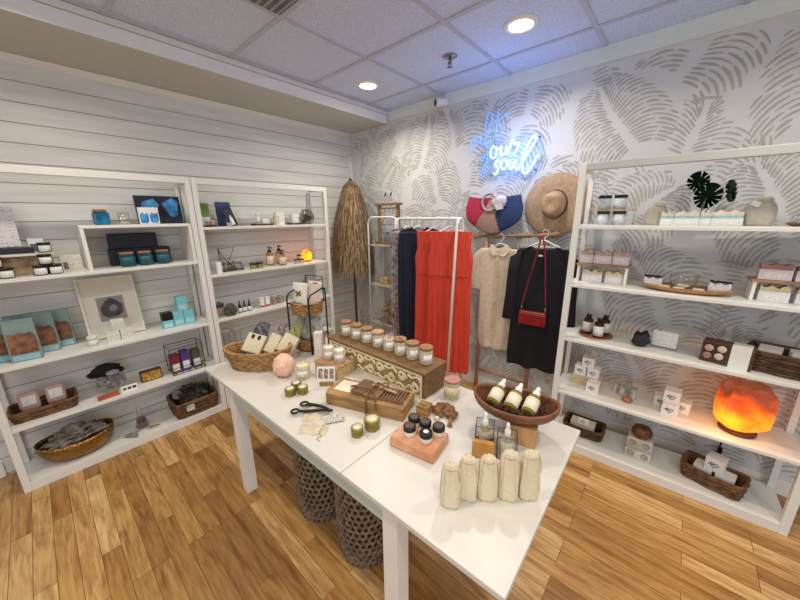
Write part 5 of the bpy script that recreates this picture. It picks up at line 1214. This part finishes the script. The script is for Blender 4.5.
flatbag('plain pinkish cream pouch behind the emblem pouch in the upper tier basket', (1.290, -1.515, TZ+.275), R(34), R(-8), .10, .215, M('blush_bag', (222, 204, 188), .6, var=.08), False, 'pouches in the upper tier basket', R(6))
pale = M('misty_bag', (186, 190, 180), .4, var=.25, scale=22, col2=(104, 116, 98))
flatbag('misty grey green pouch in the lower tier basket, nearer the shelves', (1.205, -1.565, TZ+.025), R(24), R(-6), .12, .21, pale, False, 'pouches in the lower tier basket')
flatbag('misty grey green pouch in the lower tier basket, nearer the candles', (1.285, -1.525, TZ+.025), R(40), R(-6), .12, .21, pale, False, 'pouches in the lower tier basket', R(5))
carton('candle_carton', 'tall white carton standing between the tiered stand and small candles', 'box', (1.425, -1.575, TZ), .055, .05, .17, M('blush_white', (232, 220, 212), .5, var=.04), R(40), panels=(('printed_text', -.3, .3, .3, .7, print_label),))
# small box with two candles and photo card
t = thing('kraft_box', 'pale wooden box with two white candles on it, left of the carved box', 'box', (1.70, -1.655, TZ), R(6))
MB().box((0, 0, .035), (.19, .15, .07)).build('body', pale_wood, t, .003)
MB().box((0, 0, .0745), (.198, .158, .008)).build('lid', M('pinkish_wood', (196, 150, 110), .55, var=.2, scale=8, stretch=(1, 7, 7)), t, .002)
for x, y, s_ in ((1.655, -1.66, 'nearer the tall white carton'), (1.738, -1.645, 'nearer the carved box')):
    jar('glass_candle', 'white candle in frosted glass on the pale box, '+s_, 'candle', (x, y, TZ+.0787), .036, .082, frost, fill=M('white_wax', (240, 238, 232)), fill_h=.9, group='white candles on the pale box', lab=print_label, lab_z=(.2, .65), rz=R(50), span=40)
t = thing('photo_card', 'white card with three small photos in a wooden clip base', 'card', (1.795, -1.79, TZ), R(42))
MB().box((0, .003, .012), (.07, .03, .024)).build('clip_base', rustic_wood, t, .002)
MB().at((0, 0, .024), rx=R(-14)).box((0, 0, .042), (.10, .003, .084)).build('card', paper, t)
for i, c in enumerate(((92, 62, 52), (74, 54, 50), (120, 74, 58))): MB().at((0, 0, .024), rx=R(-14)).box((-.031+.031*i, -.002, .044), (.024, .001, .056)).build('photo', M('photo_%d' % i, c, .5, var=.5, scale=70, col2=(206, 176, 152)), t)
# carved box with the candle row
t = thing('carved_box', 'long brown wooden box with carved cream front under a row of candles', 'box', (1.905, -1.46, TZ), 0)
MB().box((0, .004, .0695), (.80, .182, .139)).build('body', box_wood, t, .003)
MB().box((0, 0, .1465), (.815, .20, .013)).build('lid', box_wood, t, .003)
MB().box((0, -.0885, .068), (.77, .003, .126)).build('carved_ground', M('carving_shadow', (168, 142, 96), .8, var=.2, scale=30), t)
ivory = M('carved_ivory', (230, 216, 178), .6, var=.08, scale=30)
mb = MB(); yv = -.0915
for c, d in (((0, yv, .008), (.77, .006, .012)), ((0, yv, .128), (.77, .006, .012)), ((-.379, yv, .068), (.012, .006, .108)), ((.379, yv, .068), (.012, .006, .108))): mb.box(c, d)
for i in range(9):
    cx_ = -.336+i*.084; up = 1 if i % 2 else -1
    sp = [(cx_+(.034-.0026*k)*math.cos(k*.62+(.4 if up > 0 else 3.5)), yv, .068+up*.012+(.034-.0026*k)*math.sin(k*.62*up)) for k in range(13)]
    mb.tube(spline(sp, 3), .0078, 6)
    mb.tube(spline([(cx_-.045, yv, .068-up*.045), (cx_-.02, yv, .068-up*.030), (cx_+.02, yv, .068-up*.044), (cx_+.045, yv, .068-up*.02)], 4), .0065, 6)
    for a in (.5, 1.3, 2.1, 2.8):
        mb.at((cx_+.042*math.cos(a), yv-.001, .068-up*.02+.040*math.sin(a)*-up), ry=-a*up).blob((0, 0, 0), (.030, .007, .012), .2, 2, i, 1); mb.at()
    mb.at((cx_, yv-.001, .068+up*.012)).blob((0, 0, 0), (.016, .009, .016), 0, 1, 1, 2); mb.at()
mb.build('scroll_carving', ivory, t)
names = ['first from the tiered stand', 'second from the tiered stand', 'third from the tiered stand', 'fourth, with pale lid', 'fifth, open and topped with a pink flower', 'third from the red dress end', 'second from the red dress end', 'last one at the red dress end']
for i, (x, nm) in enumerate(zip((1.578, 1.680, 1.780, 1.878, 1.970, 2.060, 2.150, 2.243), names)):
    lidm = None if i == 4 else (M('pale_lid', (206, 164, 124), .5, var=.1) if i == 3 else lid_wood)
    t = jar('jar_candle', 'cream candle in the carved box row, '+nm, 'candle', (x, -1.455, TZ+.1533), .0355, .098 if i != 4 else .084, frost, fill=wax, fill_h=.9, lid=lidm, lid_h=.016, lab=paper, lab_z=(.22, .72), rz=R(52), group='candle row on the carved box', span=38)
    if i == 4:
        mb = MB(); leafy(mb, (0, 0, .078), 26, .022, .03, .022, 5); mb.build('dried_flower', M('pink_flower', (226, 188, 190), .8, var=.2), t)
t = thing('wick_dipper', 'slim wooden stick leaning across the candle lids on the carved box', 'stick', (2.105, -1.475, TZ+.2525), R(-22))
MB().tube([(-.06, 0, .004), (.06, 0, .004)], .0032, 8).build('stick', pale_wood, t)
# rustic box with journals
t = thing('wooden_box', 'long rustic wooden box with a leather journal and card lying on it', 'box', (2.118, -1.755, TZ), R(20))
MB().box((0, 0, .034), (.42, .165, .068)).build('box', rustic_wood, t, .006)
MB().box((-.225, .012, .022), (.035, .07, .044)).build('end_block', rustic_wood, t, .004)
def tp(x, y, z): return (2.118+x*math.cos(R(20))-y*math.sin(R(20)), -1.755+x*math.sin(R(20))+y*math.cos(R(20)), TZ+z)
carton('note_card', 'cream card lying on the rustic wooden box beside the journal', 'card', tp(-.135, .005, .0685), .10, .10, .003, M('ivory_card', (234, 226, 200), .6), R(18))
t = thing('leather_journal', 'brown leather journal tied with a cord on the rustic wooden box', 'journal', tp(.0, .004, .0685), R(14))
lea = M('brown_leather', (140, 104, 66), .6, var=.2, scale=20, bump=.3)
MB().box((0, 0, .009), (.15, .125, .018)).build('cover', lea, t, .004)
mb = MB(); mb.slab([(-.075, -.0635), (-.01, -.0655), (.02, .0), (-.02, .0635), (-.075, .0635)], .0182, .021); mb.build('flap', M('dark_leather', (122, 88, 56), .6, var=.2), t)
t2 = thing('slatted_tray', 'brown slatted rack lying on the rustic box beside the journal', 'rack', tp(.135, .0, .0685), R(20))
mb = MB()
for i in range(7): mb.box((-.048+.016*i, 0, .010), (.010, .10, .006))
mb.box((0, -.047, .004), (.116, .014, .008)); mb.box((0, .047, .004), (.116, .014, .008)); mb.build('slats', M('slat_brown', (124, 92, 56), .6, var=.2), t2)
t = thing('incense_stick', 'pale wooden stick tied with cord across the journal and slatted rack', 'stick', tp(.075, .012, .0905), R(8))
MB().box((0, 0, .004), (.15, .012, .006)).build('stick', pale_wood, t, .002)
t = thing('tied_twine', 'brown cord tied in a bow round the rustic wooden box', 'cord', tp(.02, 0, 0), R(20))
mb = MB(); z = .0685+.0245
mb.tube(spline([(.0, -.092, .0), (.0, -.0875, .03), (0, -.087, .068), (.0, -.05, .094), (0, 0, z+.006), (0, .05, .094), (0, .087, .07)], 6), .0042, 7)
mb.tube(spline([(0, -.02, z+.006), (.04, -.015, z+.012), (.07, .03, z+.016), (.05, .055, z+.010), (.01, 0, z+.010)], 6), .0038, 7)
mb.tube(spline([(0, -.02, z+.006), (-.05, -.03, z+.008), (-.11, -.02, z), (-.125, .01, .076), (-.10, .02, .0765)], 6), .0036, 7)
mb.tube(spline([(0, -.02, z+.008), (.03, -.055, z+.006), (.05, -.088, .075), (.055, -.0895, .04)], 6), .0036, 7)
mb.build('cord', M('cord_brown', (124, 88, 56), .8, var=.2), t)
t = thing('wood_cube', 'small wooden cube block between the rustic box and bead garland', 'block', (2.378, -1.648, TZ), R(12))
MB().box((0, 0, .0275), (.058, .062, .055)).build('block', rustic_wood, t, .004)
MB().box((0, 0, .058), (.03, .03, .006)).build('peg', rustic_wood, t, .002)
t = thing('bead_garland', 'heap of brown tassels and wooden beads on the table', 'garland', (2.452, -1.575, TZ))
mb = MB(); g = random.Random(4)
for i in range(32):
    a = g.uniform(0, 6.3); q = math.sqrt(g.random()); mb.blob((.065*q*math.cos(a), .045*q*math.sin(a), .011+.020*(1-q)+g.uniform(0, .006)), (.028, .026, .024), .35, 3, i, 2)
mb.build('brown_bead', M('brown_bead', (148, 104, 60), .8, var=.35, scale=60, bump=.5), t)['kind'] = 'stuff'
mb = MB(); mb.blob((.0, -.072, .011), (.024, .022, .022), .1, 2, 2, 3); mb.build('pale_bead', M('pale_bead', (222, 210, 190), .6), t)
mb = MB()
for i in range(14): mb.tube([(.05+g.uniform(-.004, .004), -.035, .012+.003*(i % 3)), (.062+.0016*i, -.078+g.uniform(-.006, .01), .004+.002*(i % 3))], .0022, 5)
mb.build('tassel', M('brown_tassel', (158, 116, 72), .9, var=.2), t)
jar('glass_candle', 'cream candle jar with dusty pink lid standing alone on the table', 'candle', (2.396, -1.433, TZ), .040, .105, frost, fill=wax, fill_h=.9, lid=M('dusty_pink', (196, 130, 118), .5, var=.06), lid_h=.010, lid_r=1.04, lab=LABEL('cream_label', (232, 220, 178), (150, 136, 100), 6), lab_z=(.2, .75), rz=R(38))
# scissors on the pouches
pouch2 = M('natural_muslin', (214, 200, 172), .95, var=.12, scale=40, bump=.3, bscale=200)
def flat_pouch(label, loc, rz, w, l):
    t = thing('muslin_pouch', label, 'pouch', loc, rz, 'flat muslin pouches under the snips')
    mb = MB(); n = 14; vs = []
    for s_ in (0, 1):
        for j in range(n+1):
            for i in range(n+1):
                u, v = -1+2*i/n, -1+2*j/n; k = 1-.12*math.exp(-((v-.6)/.12)**2)
                vs.append((u*w/2*k+.003*math.sin(v*5), v*l/2+.002*math.sin(u*6), .0005 if not s_ else .0012+.010*(1-u**4)*(1-v**4)*(.8+.3*math.sin(u*5+v*4))))
    k = (n+1)**2; fs = [(a+1, a, a+n+1, a+n+2) for a in (j*(n+1)+i for j in range(n) for i in range(n))]+[(k+a, k+a+1, k+a+n+2, k+a+n+1) for a in (j*(n+1)+i for j in range(n) for i in range(n))]
    mb.add(vs, fs, True); mb.build('cloth', pouch2, t)
    MB().tube(spline([(-w*.46, l*.3, .009), (0, l*.31, .0125), (w*.46, l*.3, .009), (w*.6, l*.42, .003), (w*.8, l*.3, .0025), (w*1.0, l*.45, .0025)], 6), .0016, 6).build('drawstring', M('cord_cream', (190, 172, 138)), t)
flat_pouch('flat muslin pouch on the table under the black wick snips', (1.955, -1.99, TZ), R(52), .085, .15)
flat_pouch('flat muslin pouch lying towards the table edge before the snips', (2.07, -2.06, TZ), R(-56), .075, .13)
t = thing('gift_tag', 'white printed tag lying on the muslin pouches beside the snips', 'tag', (2.088, -1.955, TZ+.0012), R(58))
MB().box((0, 0, .006), (.085, .05, .003)).build('card', LABEL('tag_text', (226, 224, 214), (120, 118, 112), 3, .5), t)
MB().tube(spline([(-.04, 0, .008), (-.06, .02, .005), (-.05, .045, .003), (-.02, .05, .003)], 6), .0012, 5).build('string', M('cord_cream', (190, 172, 138)), t)
t = thing('wick_snips', 'black wick snips with round handles lying on the muslin pouches', 'scissors', (1.955, -1.985, TZ+.0125), R(38))
mb = MB()
mb.tube(spline([(.085, -.012, .006), (.045, -.012, .006), (-.02, -.022, .006), (-.06, -.024, .006)], 5), .0072, 8)
mb.tube(spline([(.085, -.010, .006), (.05, .012, .007), (.0, .030, .007), (-.035, .034, .007)], 5), .0072, 8)
mb.tube([(-.078+.018*math.cos(a*PI/10), -.026+.016*math.sin(a*PI/10), .006) for a in range(20)], .0055, 8, closed=True)
mb.tube([(-.055+.018*math.cos(a*PI/10), .038+.016*math.sin(a*PI/10), .006) for a in range(20)], .0055, 8, closed=True)
mb.blob((.088, -.011, .006), (.032, .022, .010), .1, 2, 1, 2); mb.blob((-.025, .032, .008), (.035, .022, .012), .1, 2, 1, 2)
mb.build('snips', M('snips_black', (24, 24, 26), .35, .3), t)
# salt slab with little jars
t = thing('salt_slab', 'orange pink salt slab carrying five small black lidded jars', 'slab', (2.487, -1.825, TZ), R(9))
mb = MB(); mb.box((0, 0, .022), (.205, .155, .044), .97)
mb.build('slab', M('salt_slab_pink', (202, 138, 100), .35, var=.18, scale=16, bump=.3, bscale=30, col2=(222, 174, 142)), t, .008, 3)
white_pot = M('white_pot', (228, 218, 200), .4, var=.04)
for (x, y), s_ in (((2.431, -1.790), 'back corner one at the shelves side'), ((2.455, -1.850), 'front one at the shelves side'), ((2.487, -1.785), 'back middle one'), ((2.530, -1.838), 'the one with white lid dot'), ((2.546, -1.772), 'back one at the bowl side')):
    t = thing('cream_jar', 'small black lidded jar on the salt slab, '+s_, 'jar', (x, y, TZ+.0445), R(30), 'black lidded jars on the salt slab')
    MB().lathe([(.0235, 0), (.025, .003), (.025, .022), (.022, .024)], 28).build('pot', white_pot, t)
    MB().lathe([(.0262, .0242), (.0262, .041), (.0245, .0435), (0, .044)], 28, cap=False).lathe([(.0262, .0242), (0, .0242)], 28, cap=False).build('lid', black_plastic, t)
    MB().lathe([(.019 if 'dot' not in s_ else .011, .0446), (0, .0449)], 24, cap=False).build('lid_label', M('lid_print', (96, 72, 62), .4, var=.2, scale=40) if 'dot' not in s_ else paper, t)
# bowl on a block, bottles, glass holders
t = thing('wood_pedestal', 'square wooden block carrying the dark dough bowl', 'block', (2.795, -1.508, TZ), R(14))
MB().box((0, 0, .0425), (.115, .115, .085)).build('block', M('pedestal_wood', (196, 150, 98), .55, var=.18, scale=8, stretch=(6, 6, 1)), t, .003)
t = thing('dough_bowl', 'oblong dark wooden dough bowl of shredded bark on a block', 'bowl', (2.742, -1.484, TZ+.0855), R(14))
bowlw = M('dough_bowl_wood', (134, 84, 52), .45, var=.25, scale=9, stretch=(1, 6, 6), bump=.2)
boat(MB(), .178, .120, .062, .010).build('bowl', bowlw, t)
mb = MB(); g = random.Random(6)
for i in range(240):
    a = g.uniform(0, 6.3); q = math.sqrt(g.random()); x, y = .135*q*math.cos(a), .088*q*math.sin(a)
    an = g.uniform(0, 6.3); ln = g.uniform(.012, .026); z = .030+.012*(1-q)+.018*q*q+g.uniform(0, .012)
    mb.tube([(x-ln*math.cos(an), y-ln*math.sin(an), z), (x, y, z+.006), (x+ln*math.cos(an), y+ln*math.sin(an), z)], .0024, 4)
mb.lathe([(0, .034), (.085, .036), (.10, .044)], 28, cap=False, sx=1.3, sy=.88)
mb.build('shredded_bark', M('bark_shreds', (104, 62, 44), .9, var=.4, scale=60), t)['kind'] = 'stuff'
cream_lab = M('bottle_label', (232, 224, 196), .5, var=.03)
oil = GLASS('olive_glass', (164, 146, 60), .5, .05, body=.55)
for (x, y), s_ in (((2.672, -1.560), 'nearest the pink lidded candle'), ((2.745, -1.550), 'the middle one'), ((2.815, -1.535), 'nearest the shelving unit')):
    bottle('oil_bottle', 'olive oil bottle with white dropper in the dough bowl, '+s_, 'bottle', (x, y, TZ+.137), .0275, .145, oil, white_paint, 'dropper', lab=cream_lab, rz=R(14-13), group='oil bottles in the dough bowl', rx=R(-66), ry=0, hb=.66, span=178)
def holder(label, loc, rz):
    t = thing('glass_holder', label, 'holder', loc, rz, 'open glass bottle holders'); w, d, h = .072, .062, .098
    mb = MB()
    for z in (.003, h): mb.tube([(-w/2, -d/2, z), (w/2, -d/2, z), (w/2, d/2, z), (-w/2, d/2, z)], .0018, 6, closed=True)
    for x in (-w/2, w/2):
        for y in (-d/2, d/2): mb.tube([(x, y, .002), (x, y, h)], .0016, 6)
    mb.build('metal_frame', M('holder_metal', (112, 104, 96), .35, .8), t)
    mb = MB()
    for c, e in (((0, -d/2, h/2), (w-.006, .0015, h-.006)), ((0, d/2, h/2), (w-.006, .0015, h-.006)), ((-w/2, 0, h/2), (.0015, d-.006, h-.006)), ((w/2, 0, h/2), (.0015, d-.006, h-.006))): mb.box(c, e)
    mb.build('glass', clear, t); MB().box((0, 0, .0015), (w-.004, d-.004, .003)).build('base', M('mirror_base', (150, 140, 126), .3, .4), t)
for (x, y), s_ in (((2.690, -1.648), 'nearer the salt slab'), ((2.786, -1.652), 'nearer the linen pouches')):
    holder('open glass holder with metal edges before the dough bowl, '+s_, (x, y, TZ), R(24))
    bottle('serum_bottle', 'clear serum bottle with white dropper inside the glass holder, '+s_, 'bottle', (x, y, TZ+.0035), .021, .142, GLASS('serum_glass', (232, 226, 200), .5, .05, body=.35), white_paint, 'dropper', lab=LABEL('serum_label', (230, 226, 204), (150, 146, 128), 5), rz=R(26), group='serum bottles in glass holders', hb=.62)
t = thing('amber_soap', 'amber soap block leaning on the glass holder behind the linen pouches', 'soap', (2.722, -1.722, TZ), R(24), rx=R(-14))
MB().box((0, 0, .032), (.085, .03, .064)).build('soap', M('amber_soap_body', (196, 144, 76), .35, var=.12, scale=20), t, .006, 3)
for i, ((x, y), h, rz_, s_) in enumerate((((2.740, -1.987), .165, 30, 'first in the row of five, nearest the viewer'), ((2.769, -1.926), .165, 24, 'second in the row of five from the viewer'), ((2.819, -1.884), .168, 34, 'middle of the row of five'), ((2.871, -1.838), .185, 28, 'fourth in the row of five from the viewer'), ((2.921, -1.791), .182, 36, 'last in the row of five, by the table end'))):
    pouch('linen_pouch', 'upright natural linen drawstring pouch, '+s_, (x, y, TZ), .064, .046, h, linen, R(rz_), 'row of five linen pouches', neck=.62, seed=20+i, nz=.88, loaf=True)
# ------------------------------------------------------------------ light, world, camera
w = bpy.data.worlds.new('World'); bpy.context.scene.world = w; w.use_nodes = True
nt = w.node_tree; nt.nodes.clear(); bg = nt.nodes.new('ShaderNodeBackground'); ow = nt.nodes.new('ShaderNodeOutputWorld')
bg.inputs[0].default_value = lin((224, 226, 232)); bg.inputs[1].default_value = .54; nt.links.new(bg.outputs[0], ow.inputs[0])
def area(name, loc, size, energy, col, rot=(0, 0, 0), sy=None, spread=180):
    l = bpy.data.lights.new(name, 'AREA'); l.energy = energy; l.color = col; l.size = size; l.spread = R(spread)
    if sy: l.shape = 'RECTANGLE'; l.size_y = sy
    else: l.shape = 'DISK'
    o = bpy.data.objects.new(name, l); COL.objects.link(o); o.location = loc; o.rotation_euler = rot
warm = (1, .915, .80)
for i, (x, y) in enumerate(((.993, -.627), (2.277, -.631), (.993, -2.55), (2.277, -2.55), (3.55, -2.55), (3.55, -.95), (4.8, -2.2), (2.277, -4.4), (4.2, -4.4))):
    area('downlight_lamp', (x, y, H-.02), .14, (12, 9.5)[i] if i < 2 else 9.5, warm, spread=150)
area('window_daylight', (5.9, -5.2, 1.5), 2.6, 48, (.78, .88, 1), (R(82), 0, R(40)), 2.2)
l = bpy.data.lights.new('added_neon_spill', 'POINT'); l.energy = 1.6; l.color = (.24, .42, 1); l.shadow_soft_size = .2  # extra blue lamp in mid-air, added to spread the sign's tint to the ceiling
o = bpy.data.objects.new('added_neon_spill', l); COL.objects.link(o); o.location = (2.05, -.42, 2.36)
l = bpy.data.lights.new('neon_glow', 'POINT'); l.energy = 3.4; l.color = (.10, .30, 1); l.shadow_soft_size = .14
o = bpy.data.objects.new('neon_glow', l); COL.objects.link(o); o.location = (2.06, -.17, 2.13)
for nm, loc, e in (('salt_glow', (3.50, -.42, .56), .9), ('small_salt_glow', (.27, -.84, 1.30), .35)):
    l = bpy.data.lights.new(nm, 'POINT'); l.energy = e; l.color = (1, .42, .12); l.shadow_soft_size = .05
    o = bpy.data.objects.new(nm, l); COL.objects.link(o); o.location = loc
cam = bpy.data.cameras.new('camera'); cam.sensor_width = 36; cam.lens = 318/800*36; cam.clip_start = .05
co = bpy.data.objects.new('camera', cam); COL.objects.link(co)
yaw, pit, rol = R(41.464), R(-14.699), R(-.519)
F = Vector((-math.sin(yaw)*math.cos(pit), math.cos(yaw)*math.cos(pit), math.sin(pit)))
Rt = Vector((math.cos(yaw), math.sin(yaw), 0)); U = Rt.cross(F)
R2v = Rt*math.cos(rol)+U*math.sin(rol); U2 = -Rt*math.sin(rol)+U*math.cos(rol)
co.matrix_world = Matrix(((R2v.x, U2.x, -F.x, 3.18), (R2v.y, U2.y, -F.y, -2.723), (R2v.z, U2.z, -F.z, 1.665), (0, 0, 0, 1)))
sc = bpy.context.scene; sc.camera = co
sc.view_settings.view_transform = 'Standard'; sc.view_settings.look = 'None'; sc.view_settings.exposure = 0
